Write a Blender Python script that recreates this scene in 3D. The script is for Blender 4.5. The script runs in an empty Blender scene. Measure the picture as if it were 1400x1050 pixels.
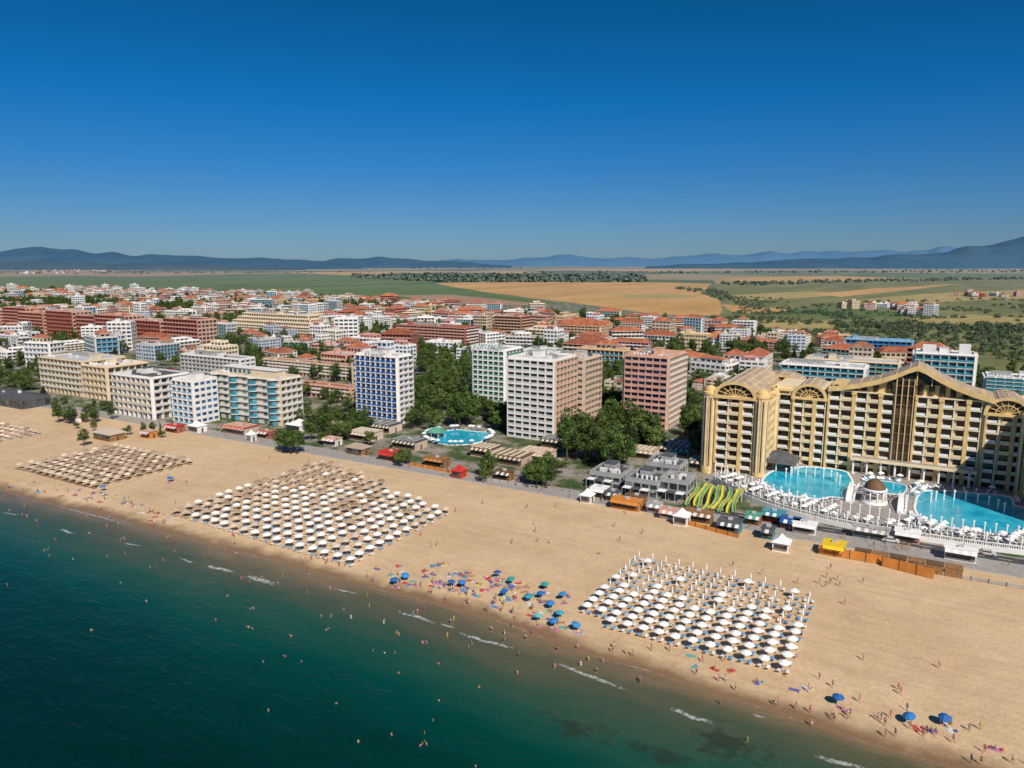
import bpy, math, random, time
from mathutils import Vector, noise
if '__file__' in globals():
    try:
        _t=open(__file__).read(); open('/tmp/beach_scene_copy.py','w').write(_t)   # working copy for my own close-up checks
    except Exception: pass
T0=time.time()
random.seed(11)
R=random.random
def ru(a,b): return a+(b-a)*random.random()
# ---------------------------------------------------------------- frame
# world X (s) runs along the shore, world Y (n) runs inland, metres.
H=75.0; YAW=math.radians(29.8); PIT=math.atan(0.165); FPX=1000.0
ca,sa=math.cos(YAW),math.sin(YAW); ct,st=math.cos(PIT),math.sin(PIT)
def U(px,py,z=0.0):
    cx=(px-700)/FPX; cy=(525-py)/FPX
    t=(H-z)/(st-cy*ct); X=cx*t; Y=t*(ct+cy*st)
    return (X*ca-Y*sa, X*sa+Y*ca)
def s_at(n,px):
    cx=(px-700)/FPX
    return (cx*(n*ca*ct+H*st)-n*sa)/(ca+cx*sa*ct)
def n_at(s,px):
    cx=(px-700)/FPX
    return (cx*(-s*sa*ct+H*st)-s*ca)/(sa-cx*ca*ct)
def z_at(s,n,py):
    Y=-s*sa+n*ca; cy=(525-py)/FPX
    return H+Y*(cy*ct-st)/(ct+cy*st)
def px_of(s,n):
    X=s*ca+n*sa; Y=-s*sa+n*ca
    return 700+FPX*X/(Y*ct+H*st)
scene=bpy.context.scene
COL=scene.collection
# ---------------------------------------------------------------- materials
def newmat(name):
    m=bpy.data.materials.new(name); m.use_nodes=True
    nt=m.node_tree; b=nt.nodes['Principled BSDF']; return m,nt,b
def N(nt,t,**k):
    n=nt.nodes.new(t)
    for a,v in k.items(): setattr(n,a,v)
    return n
def L(nt,a,b): nt.links.new(a,b)
def noise_node(nt,scale,detail=3,vec=None,rough=.55):
    n=N(nt,'ShaderNodeTexNoise'); n.inputs['Scale'].default_value=scale; n.inputs['Detail'].default_value=detail
    n.inputs['Roughness'].default_value=rough
    if vec is None:
        g=N(nt,'ShaderNodeNewGeometry'); vec=g.outputs['Position']
    L(nt,vec,n.inputs['Vector']); return n
def mixc(nt,fac,a,b,blend='MIX'):
    m=N(nt,'ShaderNodeMix',data_type='RGBA',blend_type=blend)
    for sock,val in ((m.inputs[0],fac),(m.inputs[6],a),(m.inputs[7],b)):
        if isinstance(val,(int,float)): sock.default_value=val
        elif isinstance(val,(tuple,list)): sock.default_value=(*val[:3],1)
        else: L(nt,val,sock)
    return m.outputs[2]
def ramp(nt,fac,stops,interp='LINEAR'):
    r=N(nt,'ShaderNodeValToRGB'); cr=r.color_ramp; cr.interpolation=interp
    while len(cr.elements)<len(stops): cr.elements.new(.5)
    for e,(p,c) in zip(cr.elements,stops):
        e.position=p; e.color=(*c,1) if len(c)==3 else c
    L(nt,fac,r.inputs[0]); return r.outputs[0]
def mth(nt,op,a,b=None,clamp=False):
    m=N(nt,'ShaderNodeMath',operation=op); m.use_clamp=clamp
    for i,v in enumerate((a,b)):
        if v is None: continue
        if isinstance(v,(int,float)): m.inputs[i].default_value=v
        else: L(nt,v,m.inputs[i])
    return m.outputs[0]
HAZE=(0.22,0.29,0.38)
def haze(nt,col,D=11500,mx=.82):  # aerial haze painted into the base colour, growing with distance from the origin
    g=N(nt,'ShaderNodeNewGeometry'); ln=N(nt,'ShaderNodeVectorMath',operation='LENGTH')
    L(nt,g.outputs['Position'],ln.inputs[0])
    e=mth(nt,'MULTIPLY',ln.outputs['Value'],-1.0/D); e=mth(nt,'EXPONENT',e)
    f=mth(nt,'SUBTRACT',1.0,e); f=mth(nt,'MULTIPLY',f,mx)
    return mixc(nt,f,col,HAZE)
def bumpit(nt,b,h,strength,dist):
    bp=N(nt,'ShaderNodeBump'); bp.inputs['Strength'].default_value=strength; bp.inputs['Distance'].default_value=dist
    L(nt,h,bp.inputs['Height']); L(nt,bp.outputs[0],b.inputs['Normal'])
def mat(name,col,rough=.75,var=.14,scale=.35,spec=.25,metal=0,bump=0,hz=False,orand=0.0):
    m,nt,b=newmat(name)
    n=noise_node(nt,scale,4)
    lo=tuple(c*(1-var*1.4) for c in col); hi=tuple(min(1,c*(1+var)) for c in col)
    c=ramp(nt,n.outputs[0],[(.3,lo),(.7,hi)])
    if orand:
        oi=N(nt,'ShaderNodeObjectInfo')
        c=mixc(nt,1.0,c,ramp(nt,oi.outputs['Random'],[(0,(1-orand,1-orand,1-orand)),(.35,(1,1-orand*.2,1-orand*.4)),(.7,(1-orand*.3,1-orand*.3,1-orand*.2)),(1,(1.05,1.05,1.05))]),'MULTIPLY')
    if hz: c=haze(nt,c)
    L(nt,c,b.inputs['Base Color']); b.inputs['Roughness'].default_value=rough
    b.inputs['Specular IOR Level'].default_value=spec; b.inputs['Metallic'].default_value=metal
    if bump:
        n2=noise_node(nt,scale*8,3); bumpit(nt,b,n2.outputs[0],.5,bump)
    return m
def objrand_mat(name,cols,rough=.7):
    m,nt,b=newmat(name); oi=N(nt,'ShaderNodeObjectInfo')
    k=len(cols); c=ramp(nt,oi.outputs['Random'],[(i/k,cc) for i,cc in enumerate(cols)],'CONSTANT')
    n=noise_node(nt,2.0,2); c=mixc(nt,.25,c,ramp(nt,n.outputs[0],[(.3,(.3,.3,.3)),(.7,(1,1,1))]),'MULTIPLY')
    L(nt,c,b.inputs['Base Color']); b.inputs['Roughness'].default_value=rough; return m
def glassmat(name,dark,light,cell=3.2):
    m,nt,b=newmat(name); g=N(nt,'ShaderNodeNewGeometry')
    v=N(nt,'ShaderNodeVectorMath',operation='SCALE'); v.inputs['Scale'].default_value=1/cell
    L(nt,g.outputs['Position'],v.inputs[0])
    f=N(nt,'ShaderNodeVectorMath',operation='FLOOR'); L(nt,v.outputs[0],f.inputs[0])
    w=N(nt,'ShaderNodeTexWhiteNoise'); L(nt,f.outputs[0],w.inputs['Vector'])
    c=ramp(nt,w.outputs['Value'],[(0,dark),(.6,tuple(.7*a+.3*b2 for a,b2 in zip(dark,light))),(1,light)])
    L(nt,c,b.inputs['Base Color']); b.inputs['Roughness'].default_value=.12; b.inputs['Specular IOR Level'].default_value=.5
    return m
M={}
def W(name,col,**k): M[name]=mat(name,col,**k); return M[name]
W('white',(.80,.78,.75),var=.06,orand=.12); W('cream',(.74,.62,.45),var=.08,orand=.2); W('beige',(.62,.50,.40),var=.1,orand=.2)
W('pink',(.66,.36,.30),var=.12,orand=.25); W('salmon',(.64,.40,.30),var=.12,orand=.2); W('terra',(.42,.17,.10),var=.15,orand=.3)
W('yellowish',(.70,.50,.26),var=.12,orand=.2); W('brickred',(.38,.11,.09),var=.15); W('grey',(.35,.35,.34),var=.15)
W('lightgrey',(.52,.52,.53),var=.12); W('darkgrey',(.10,.105,.11),var=.2); W('brown',(.16,.09,.05),var=.2)
W('bluepanel',(.015,.11,.36),var=.15,rough=.4); W('lightblue',(.22,.42,.58),var=.1); W('teal',(.04,.28,.36),var=.15,rough=.3)
W('greenpanel',(.10,.33,.22),var=.15); W('gold',(.72,.50,.22),var=.13); W('goldlight',(.77,.64,.42),var=.09); W('vault',(.50,.37,.24),var=.18,rough=.5)
W('wood',(.30,.16,.07),var=.25,scale=1.0); W('orange',(.62,.24,.05),var=.15); W('red',(.55,.04,.03),var=.1); W('yellow',(.80,.55,.03),var=.1)
W('asphalt',(.075,.075,.078),var=.2); W('paving',(.36,.33,.30),var=.15,scale=.8); W('kerb',(.42,.41,.39)); W('paint',(.80,.80,.78),var=.05)
W('concrete',(.40,.38,.35),var=.18); W('umb_white',(.84,.83,.80),var=.05,rough=.8); W('metalw',(.7,.7,.7),rough=.35)
W('bluefab',(.02,.16,.42),var=.1); W('bluelight',(.10,.33,.62),var=.1)
def tiles():
    m,nt,b=newmat('roof_tile'); g=N(nt,'ShaderNodeTexCoord'); oi=N(nt,'ShaderNodeObjectInfo')
    n=noise_node(nt,.25,4); c=ramp(nt,n.outputs[0],[(.3,(.27,.085,.045)),(.5,(.42,.14,.07)),(.72,(.54,.23,.12))])
    c=mixc(nt,1.0,c,ramp(nt,oi.outputs['Random'],[(0,(.55,.5,.5)),(.3,(1.1,.95,.85)),(.55,(.8,.75,.75)),(.8,(1.15,1.1,1.05)),(1,(.7,.85,.95))]),'MULTIPLY')
    L(nt,c,b.inputs['Base Color']); b.inputs['Roughness'].default_value=.85
    w=N(nt,'ShaderNodeTexWave'); w.inputs['Scale'].default_value=1.5; L(nt,g.outputs['Object'],w.inputs['Vector']); bumpit(nt,b,w.outputs['Fac'],.4,.06)
    return m
M['tile']=tiles()
def straw():
    m,nt,b=newmat('straw_thatch'); oi=N(nt,'ShaderNodeObjectInfo')
    c=ramp(nt,oi.outputs['Random'],[(0,(.28,.19,.13)),(.5,(.46,.35,.26)),(1,(.64,.53,.42))])
    n=noise_node(nt,9,4); c=mixc(nt,.5,c,ramp(nt,n.outputs[0],[(.3,(.4,.38,.35)),(.7,(1,1,1))]),'MULTIPLY')
    L(nt,c,b.inputs['Base Color']); b.inputs['Roughness'].default_value=1; bumpit(nt,b,n.outputs[0],.8,.08); return m
M['straw']=straw()
M['glass']=glassmat('window_glass',(.012,.017,.024),(.16,.17,.17)); M['glassblue']=glassmat('blue_glass',(.010,.05,.15),(.06,.20,.40))
M['glassbrown']=glassmat('brown_glass',(.015,.011,.009),(.11,.085,.06)); M['glassteal']=glassmat('teal_glass',(.02,.09,.13),(.12,.32,.38))
def leafmat(name,a,b_,hz=False):
    m,nt,b=newmat(name); oi=N(nt,'ShaderNodeObjectInfo'); n=noise_node(nt,.5,3)
    f=mth(nt,'MULTIPLY',mth(nt,'ADD',n.outputs[0],oi.outputs['Random']),.5)
    if hz: f=n.outputs[0]
    c=ramp(nt,f,[(.2,a),(.8,b_)])
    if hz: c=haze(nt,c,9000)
    L(nt,c,b.inputs['Base Color']); b.inputs['Roughness'].default_value=.65; b.inputs['Specular IOR Level'].default_value=.2; return m
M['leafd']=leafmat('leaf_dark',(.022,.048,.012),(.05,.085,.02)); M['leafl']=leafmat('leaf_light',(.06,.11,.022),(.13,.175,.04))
M['needle']=leafmat('needle',(.012,.032,.014),(.03,.055,.022)); M['bark']=mat('bark',(.10,.07,.045),var=.3,scale=3)
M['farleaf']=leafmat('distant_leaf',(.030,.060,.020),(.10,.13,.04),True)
def poolmat():
    m,nt,b=newmat('pool_water'); n=noise_node(nt,.25,4); c=ramp(nt,n.outputs[0],[(.3,(.0,.32,.52)),(.7,(.05,.54,.68))])
    L(nt,c,b.inputs['Base Color']); b.inputs['Roughness'].default_value=.08; n2=noise_node(nt,2.5,2); bumpit(nt,b,n2.outputs[0],.3,.05); return m
M['pool']=poolmat()
# ---------------------------------------------------------------- mesh builder
class MB:
    def __init__(s): s.v=[];s.f=[];s.m=[];s.ml=[]
    def mi(s,k):
        k=M[k] if isinstance(k,str) else k
        if k not in s.ml: s.ml.append(k)
        return s.ml.index(k)
    def poly(s,pts,k):
        b=len(s.v); s.v.extend(pts); s.f.append(tuple(range(b,b+len(pts)))); s.m.append(s.mi(k))
    def hexa(s,p,k):
        b=len(s.v); s.v.extend(p); i=s.mi(k)
        for q in ((0,3,2,1),(4,5,6,7),(0,1,5,4),(1,2,6,5),(2,3,7,6),(3,0,4,7)):
            s.f.append(tuple(b+j for j in q)); s.m.append(i)
    def box(s,x0,x1,y0,y1,z0,z1,k):
        s.hexa([(x0,y0,z0),(x1,y0,z0),(x1,y1,z0),(x0,y1,z0),(x0,y0,z1),(x1,y0,z1),(x1,y1,z1),(x0,y1,z1)],k)
    def fb(s,F,a0,a1,o0,o1,z0,z1,k):
        ox,oy,dx,dy,nx,ny=F
        q=[(ox+dx*a+nx*o,oy+dy*a+ny*o) for a,o in ((a0,o1),(a1,o1),(a1,o0),(a0,o0))]
        s.hexa([(x,y,z0) for x,y in q]+[(x,y,z1) for x,y in q],k)
    def lathe(s,cx,cy,prof,seg,k,a0=0,a1=2*math.pi):
        b=len(s.v); full=abs(a1-a0-2*math.pi)<1e-6; c=seg if full else seg+1
        for r,z in prof:
            for j in range(c):
                a=a0+(a1-a0)*j/seg; s.v.append((cx+r*math.cos(a),cy+r*math.sin(a),z))
        i=s.mi(k)
        for p in range(len(prof)-1):
            for j in range(seg):
                j2=(j+1)%c if full else j+1
                s.f.append((b+p*c+j,b+p*c+j2,b+(p+1)*c+j2,b+(p+1)*c+j)); s.m.append(i)
    def cyl(s,cx,cy,z0,z1,r,seg,k,r1=None):
        r1=r if r1 is None else r1
        s.lathe(cx,cy,[(0.001,z0),(r,z0),(r1,z1),(0.001,z1)],seg,k)
    def beam(s,p,q,r,k,r1=None):
        p=Vector(p);q=Vector(q);d=(q-p).normalized(); u=d.orthogonal().normalized(); w=d.cross(u); r1=r if r1 is None else r1
        A=[p+(u*math.cos(t)+w*math.sin(t))*r for t in (0,1.57,3.14,4.71)]; B=[q+(u*math.cos(t)+w*math.sin(t))*r1 for t in (0,1.57,3.14,4.71)]
        s.hexa([tuple(x) for x in A+B],k)
    def mesh(s,name,origin=(0,0,0),smooth=False):
        me=bpy.data.meshes.new(name); ox,oy,oz=origin
        me.from_pydata([(x-ox,y-oy,z-oz) for x,y,z in s.v],[],s.f)
        for k in s.ml: me.materials.append(k)
        me.polygons.foreach_set('material_index',s.m)
        if smooth: me.polygons.foreach_set('use_smooth',[True]*len(s.f))
        me.update(); return me
    def obj(s,name,origin=(0,0,0),smooth=False):
        return put(name,s.mesh(name,origin,smooth),origin)
def put(name,me,loc,rz=0,sc=1,parent=None,rot=None):
    o=bpy.data.objects.new(name,me); o.location=loc; o.rotation_euler=rot if rot else (0,0,rz)
    o.scale=(sc,sc,sc) if isinstance(sc,(int,float)) else sc
    COL.objects.link(o)
    if parent: o.parent=parent
    return o
def inpoly(x,y,P):
    c=False; j=len(P)-1
    for i in range(len(P)):
        if (P[i][1]>y)!=(P[j][1]>y) and x<(P[j][0]-P[i][0])*(y-P[i][1])/(P[j][1]-P[i][1])+P[i][0]: c=not c
        j=i
    return c
KEEP=[]
def keep(a,b,c,d,pad=2): KEEP.append((a-pad,b+pad,c-pad,d+pad))
def free(s,n,r=0):
    return not any(a-r<s<b+r and c-r<n<d+r for a,b,c,d in KEEP)
# ---------------------------------------------------------------- shoreline
WL=-0.8
shp=[(-60,655),(0,672),(60,688),(130,703),(200,722),(260,738),(330,757),(400,775),(470,795),(540,813),(600,828),(660,845),(740,872),(800,893),(870,915),(940,938),(1000,957),(1060,975),(1120,995),(1180,1015),(1260,1040),(1330,1060)]
shw=sorted(U(a,b,WL) for a,b in shp)
def shore(s):
    if s<=shw[0][0]: return shw[0][1]+ (noise.noise((s*.01,0,0))*4)
    if s>=shw[-1][0]: return shw[-1][1]
    for (a,b),(c,d) in zip(shw,shw[1:]):
        if a<=s<=c: return b+(d-b)*(s-a)/(c-a)
def gz(s,n):
    off=n-shore(s)
    return max(-3,min(0,-.8+off*.04))
srows=[-1500,-1000,-700]+[-500+4*i for i in range(170)]+[250,400,800,1500]
offs=[-40,-20,-12,-8,-5,-3,-1.5,0,1.5,3,5,7,10,14,20,26,34,44,56,70]
mb=MB(); vals=[]
for s in srows:
    sh=shore(s)
    for o in offs:
        n=sh+o
        if o==70: n=206
        z=max(-2.4,min(0,-.8+o*.04)); z+= .07*noise.noise((s*.10,o*.1,1)) if -8<o<15 else 0
        mb.v.append((s,n,z)); vals.append(o)
k=len(offs)
for i in range(len(srows)-1):
    for j in range(k-1):
        mb.f.append((i*k+j,(i+1)*k+j,(i+1)*k+j+1,i*k+j+1)); mb.m.append(0)
def sandmat():
    m,nt,b=newmat('sand'); at=N(nt,'ShaderNodeAttribute',attribute_name='off')
    n1=noise_node(nt,.035,5); n2=noise_node(nt,.9,6,rough=.7); n3=noise_node(nt,.18,5)
    c=ramp(nt,n1.outputs[0],[(.3,(.60,.42,.245)),(.7,(.70,.51,.315))])
    c=mixc(nt,.55,c,ramp(nt,n2.outputs[0],[(.3,(.74,.72,.70)),(.65,(1.08,1.08,1.08))]),'MULTIPLY')
    c=mixc(nt,.5,c,ramp(nt,n3.outputs[0],[(.35,(.86,.84,.82)),(.6,(1.05,1.05,1.05))]),'MULTIPLY')
    # raked / driven tracks parallel to the shore
    g=N(nt,'ShaderNodeNewGeometry'); mp=N(nt,'ShaderNodeMapping'); mp.inputs['Scale'].default_value=(.03,1,1); L(nt,g.outputs['Position'],mp.inputs['Vector'])
    n5=noise_node(nt,.55,4,mp.outputs[0]); c=mixc(nt,.35,c,ramp(nt,n5.outputs[0],[(.42,(.86,.84,.82)),(.55,(1.04,1.04,1.04))]),'MULTIPLY')
    o=mth(nt,'ADD',at.outputs['Fac'],mth(nt,'MULTIPLY',mth(nt,'SUBTRACT',n3.outputs[0],.5),7.0))
    wet=mth(nt,'DIVIDE',o,7.0,clamp=True)
    c=mixc(nt,ramp(nt,wet,[(.25,(0,0,0)),(.9,(1,1,1))]),(.25,.155,.08),c)
    L(nt,c,b.inputs['Base Color'])
    L(nt,ramp(nt,wet,[(.1,(.3,.3,.3)),(.8,(.95,.95,.95))]),b.inputs['Roughness']); b.inputs['Specular IOR Level'].default_value=.25
    n4=noise_node(nt,1.6,5,rough=.7); bumpit(nt,b,n4.outputs[0],.6,.25); return m
mb.ml=[sandmat()]
o=mb.obj('beach_sand',smooth=True); at=o.data.attributes.new('off','FLOAT','POINT'); at.data.foreach_set('value',vals)
# sea
woffs=[6,3,1,0,-1,-2.5,-5,-8,-12,-18,-26,-36,-50,-80,-140,-300,-1500]
mb=MB(); vals=[]
for s in srows:
    sh=shore(s)
    for o_ in woffs: mb.v.append((s,sh+o_,WL)); vals.append(o_)
k=len(woffs)
for i in range(len(srows)-1):
    for j in range(k-1):
        mb.f.append((i*k+j,i*k+j+1,(i+1)*k+j+1,(i+1)*k+j)); mb.m.append(0)
def seamat():
    m,nt,b=newmat('sea_water'); at=N(nt,'ShaderNodeAttribute',attribute_name='off')
    g=N(nt,'ShaderNodeNewGeometry')
    mp=N(nt,'ShaderNodeMapping'); mp.inputs['Scale'].default_value=(.35,1,1); L(nt,g.outputs['Position'],mp.inputs['Vector'])
    n1=noise_node(nt,.05,4,mp.outputs[0]); n2=noise_node(nt,.22,5,mp.outputs[0])
    d=mth(nt,'ADD',at.outputs['Fac'],mth(nt,'MULTIPLY',mth(nt,'SUBTRACT',n1.outputs[0],.5),22.0))
    d=mth(nt,'ADD',d,mth(nt,'MULTIPLY',mth(nt,'SUBTRACT',n2.outputs[0],.5),9.0))
    d=mth(nt,'MINIMUM',d,mth(nt,'MULTIPLY',at.outputs['Fac'],.30))
    f=mth(nt,'DIVIDE',mth(nt,'ADD',d,60.0),60.0,clamp=True)
    c=ramp(nt,f,[(0,(.0,.022,.016)),(.30,(.0,.036,.026)),(.48,(.001,.056,.040)),(.64,(.014,.076,.048)),(.78,(.050,.085,.048)),(.90,(.105,.103,.057)),(1,(.21,.15,.085))])
    for (wx,wy,rx,ry) in ((-23,109,6,4.0),(-45,101,7,3.0),(-31,101,5,2)):
        sb=N(nt,'ShaderNodeVectorMath',operation='SUBTRACT'); sb.inputs[1].default_value=(wx,wy,WL); L(nt,g.outputs['Position'],sb.inputs[0])
        ml=N(nt,'ShaderNodeVectorMath',operation='MULTIPLY'); ml.inputs[1].default_value=(1/rx,1/ry,0); L(nt,sb.outputs[0],ml.inputs[0])
        ln=N(nt,'ShaderNodeVectorMath',operation='LENGTH'); L(nt,ml.outputs[0],ln.inputs[0])
        n5=noise_node(nt,.45,5)
        q=mth(nt,'ADD',ln.outputs['Value'],mth(nt,'MULTIPLY',mth(nt,'SUBTRACT',n5.outputs[0],.5),4.0))
        c=mixc(nt,ramp(nt,q,[(.3,(.65,.65,.65)),(1.2,(0,0,0))]),c,(.025,.03,.018))
    L(nt,c,b.inputs['Base Color']); b.inputs['Roughness'].default_value=.2; b.inputs['IOR'].default_value=1.33; b.inputs['Specular IOR Level'].default_value=.3
    mp2=N(nt,'ShaderNodeMapping'); mp2.inputs['Scale'].default_value=(.5,1.3,1); mp2.inputs['Rotation'].default_value=(0,0,.15); L(nt,g.outputs['Position'],mp2.inputs['Vector'])
    n3=noise_node(nt,.8,5,mp2.outputs[0]); n4=noise_node(nt,.16,2,mp2.outputs[0])
    h=mth(nt,'ADD',n3.outputs[0],mth(nt,'MULTIPLY',n4.outputs[0],1.5)); bumpit(nt,b,h,.65,.45); return m
mb.ml=[seamat()]
o=mb.obj('sea_water',smooth=True); at=o.data.attributes.new('off','FLOAT','POINT'); at.data.foreach_set('value',vals)
# foam
def foammat():
    m,nt,b=newmat('foam'); b.inputs['Base Color'].default_value=(.75,.78,.76,1); b.inputs['Roughness'].default_value=.6
    at=N(nt,'ShaderNodeAttribute',attribute_name='e'); n=noise_node(nt,1.1,6,rough=.75)
    a=mth(nt,'ADD',n.outputs[0],mth(nt,'MULTIPLY',at.outputs['Fac'],.42))
    L(nt,ramp(nt,a,[(.76,(0,0,0)),(1.0,(.7,.7,.7))]),b.inputs['Alpha']); return m
FO=foammat()
def foam(line,w):
    mb=MB(); mb.ml=[FO]; pts=[U(a,b,WL) for a,b in line]; P=[]
    for (a,b),(c,d) in zip(pts,pts[1:]):
        m=8
        for i in range(m): P.append((a+(c-a)*i/m,b+(d-b)*i/m))
    P.append(pts[-1]); vals=[]
    for i,(x,y) in enumerate(P):
        e=math.sin(math.pi*i/(len(P)-1)); y+=.5*noise.noise((x*.3,3,0))
        for kk,q in ((-1,0),(-.4,1),(.2,1),(1,0)):
            mb.v.append((x,y+kk*w,WL+.02)); vals.append(e**.5*(1 if q else -.3))
    for i in range(len(P)-1):
        for j in range(3): mb.f.append((i*4+j,(i+1)*4+j,(i+1)*4+j+1,i*4+j+1)); mb.m.append(0)
    o=mb.obj('wave_foam',smooth=True); at=o.data.attributes.new('e','FLOAT','POINT'); at.data.foreach_set('value',vals)
for ln,w in (([(245,762),(268,771)],.8),([(275,772),(300,777),(328,784)],1.3),([(333,786),(355,792),(383,801)],1.8),([(78,722),(105,731)],1.0),([(0,700),(30,705)],.6),([(165,741),(200,748)],.6),
   ([(535,833),(570,843),(602,854)],1.0),([(622,862),(660,876),(715,888)],1.0),([(755,903),(800,922),(868,947)],1.0),([(905,963),(945,980),(985,991)],1.1),([(1025,975),(1050,983)],.5),
   ([(1100,1027),(1150,1043),(1200,1056)],1.1),([(440,800),(500,815)],.5),([(600,852),(625,860)],.5),([(60,688),(130,705),(200,724)],.45)):
    foam(ln,w)
mb=MB(); mb.ml=[FO]; vals=[]
xs=[-330+1.5*i for i in range(280)]
for x in xs:
    y=shore(x)+ .3+1.0*noise.noise((x*.09,7,0))
    for kk,q in ((-.5,0),(0,1),(.4,0)):
        mb.v.append((x,y+kk,WL+.06)); vals.append(.66*q+.35*noise.noise((x*.05,9,0)))
for i in range(len(xs)-1):
    for j in range(2): mb.f.append((i*3+j,(i+1)*3+j,(i+1)*3+j+1,i*3+j+1)); mb.m.append(0)
o=mb.obj('shoreline_foam',smooth=True); at=o.data.attributes.new('e','FLOAT','POINT'); at.data.foreach_set('value',vals)
# ---------------------------------------------------------------- ground
def groundmat():
    m,nt,b=newmat('ground'); n1=noise_node(nt,.012,5); n2=noise_node(nt,.07,6,rough=.7)
    near=ramp(nt,n2.outputs[0],[(.35,(.04,.07,.02)),(.46,(.08,.11,.04)),(.52,(.22,.20,.15)),(.60,(.34,.30,.25)),(.75,(.15,.15,.145))])
    g=N(nt,'ShaderNodeNewGeometry'); mp=N(nt,'ShaderNodeMapping'); mp.inputs['Rotation'].default_value=(0,0,.7); mp.inputs['Scale'].default_value=(1,.45,1); L(nt,g.outputs['Position'],mp.inputs['Vector'])
    vo=N(nt,'ShaderNodeTexVoronoi'); vo.inputs['Scale'].default_value=.0011; vo.inputs['Randomness'].default_value=.9; L(nt,mp.outputs[0],vo.inputs['Vector'])
    sp=N(nt,'ShaderNodeSeparateColor'); L(nt,vo.outputs['Color'],sp.inputs[0])
    far=ramp(nt,sp.outputs[0],[(0,(.10,.14,.05)),(.22,(.15,.18,.07)),(.4,(.42,.27,.12)),(.6,(.36,.27,.14)),(.75,(.12,.15,.06)),(.88,(.50,.32,.15))],'CONSTANT')
    n3=noise_node(nt,.004,6,rough=.65); far=mixc(nt,.5,far,ramp(nt,n3.outputs[0],[(.35,(.6,.65,.6)),(.65,(1.15,1.1,1.05))]),'MULTIPLY')
    n6=noise_node(nt,.05,4); far=mixc(nt,.35,far,ramp(nt,n6.outputs[0],[(.4,(.6,.65,.55)),(.6,(1.1,1.1,1.1))]),'MULTIPLY')
    ln=N(nt,'ShaderNodeVectorMath',operation='LENGTH'); L(nt,g.outputs['Position'],ln.inputs[0])
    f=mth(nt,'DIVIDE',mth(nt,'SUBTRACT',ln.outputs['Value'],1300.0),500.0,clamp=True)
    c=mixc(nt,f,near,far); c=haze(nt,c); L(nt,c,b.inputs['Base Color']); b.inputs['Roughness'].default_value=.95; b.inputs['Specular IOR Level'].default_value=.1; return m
mb=MB(); G=groundmat()
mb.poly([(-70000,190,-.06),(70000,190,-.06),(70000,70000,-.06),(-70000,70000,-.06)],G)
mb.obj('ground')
def fieldmat(name,a,b_,sc=.006):
    m,nt,b=newmat(name); g=N(nt,'ShaderNodeNewGeometry'); mp=N(nt,'ShaderNodeMapping'); mp.inputs['Rotation'].default_value=(0,0,.5); mp.inputs['Scale'].default_value=(1,.25,1); L(nt,g.outputs['Position'],mp.inputs['Vector'])
    n=noise_node(nt,sc,6,mp.outputs[0],rough=.65); c=ramp(nt,n.outputs[0],[(.3,a),(.7,b_)]); n2=noise_node(nt,.06,4)
    c=mixc(nt,.4,c,ramp(nt,n2.outputs[0],[(.4,(.7,.72,.65)),(.6,(1.1,1.1,1.1))]),'MULTIPLY')
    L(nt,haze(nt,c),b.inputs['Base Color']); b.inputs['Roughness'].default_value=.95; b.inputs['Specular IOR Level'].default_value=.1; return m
WH=fieldmat('wheat',(.44,.24,.07),(.66,.39,.15)); GR=fieldmat('meadow',(.075,.125,.03),(.15,.20,.055)); OL=fieldmat('scrub',(.10,.13,.033),(.26,.23,.085),.012); PL=fieldmat('plough',(.32,.18,.12),(.45,.28,.17)); YG=fieldmat('dry_grass',(.32,.26,.09),(.46,.34,.13))
fz=[0.0]
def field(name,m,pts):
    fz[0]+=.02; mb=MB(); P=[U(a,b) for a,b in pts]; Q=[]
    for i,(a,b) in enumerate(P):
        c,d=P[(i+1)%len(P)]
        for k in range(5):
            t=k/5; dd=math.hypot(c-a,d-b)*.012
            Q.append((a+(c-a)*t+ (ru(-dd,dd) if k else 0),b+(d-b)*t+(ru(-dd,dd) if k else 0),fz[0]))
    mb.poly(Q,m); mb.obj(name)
field('meadow',GR,[(-200,380),(480,373),(600,388),(660,400),(770,416),(500,414),(250,402),(-200,398)])
field('wheat_field',WH,[(595,387),(700,385),(900,386),(975,388),(960,400),(985,412),(1010,432),(900,430),(790,415),(660,399)])
field('dry_meadow',YG,[(830,404),(905,401),(960,405),(935,408),(870,408)])
field('ploughed_field',PL,[(620,403),(760,418),(640,416),(540,404)])
field('scrub_land',OL,[(975,388),(1160,385),(1500,372),(1700,420),(1500,520),(1250,500),(1060,458),(985,440),(985,412),(960,400)])
field('dry_meadow',YG,[(990,404),(1110,398),(1160,402),(1090,408),(1000,412)])
field('wheat_field',WH,[(985,416),(1090,424),(1040,430),(1000,426)])
field('wheat_field',WH,[(1110,402),(1200,394),(1320,388),(1230,398),(1150,406)])
field('dry_meadow',YG,[(1150,412),(1260,402),(1400,396),(1500,405),(1300,412),(1200,420)])
field('dry_meadow',YG,[(1010,440),(1090,436),(1180,442),(1120,450),(1060,450)])
field('dry_meadow',YG,[(1240,436),(1330,430),(1440,438),(1380,446),(1280,444)])
field('meadow',GR,[(1100,420),(1200,424),(1250,432),(1130,436),(1050,430)])
field('wheat_field',WH,[(990,380),(1140,378),(1260,380),(1120,385),(1010,385)])
field('meadow',GR,[(1150,377),(1300,374),(1420,374),(1350,380),(1220,380)])
field('wheat_field',WH,[(380,372.5),(560,370.5),(740,372),(680,376),(470,376)])
field('ploughed_field',PL,[(60,376),(240,373),(340,374.5),(180,378.5)])
field('ploughed_field',PL,[(-100,369),(120,367.5),(260,369),(100,372)])
field('wheat_field',WH,[(700,368.5),(900,367.5),(1100,369.5),(900,371.5)])
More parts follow.
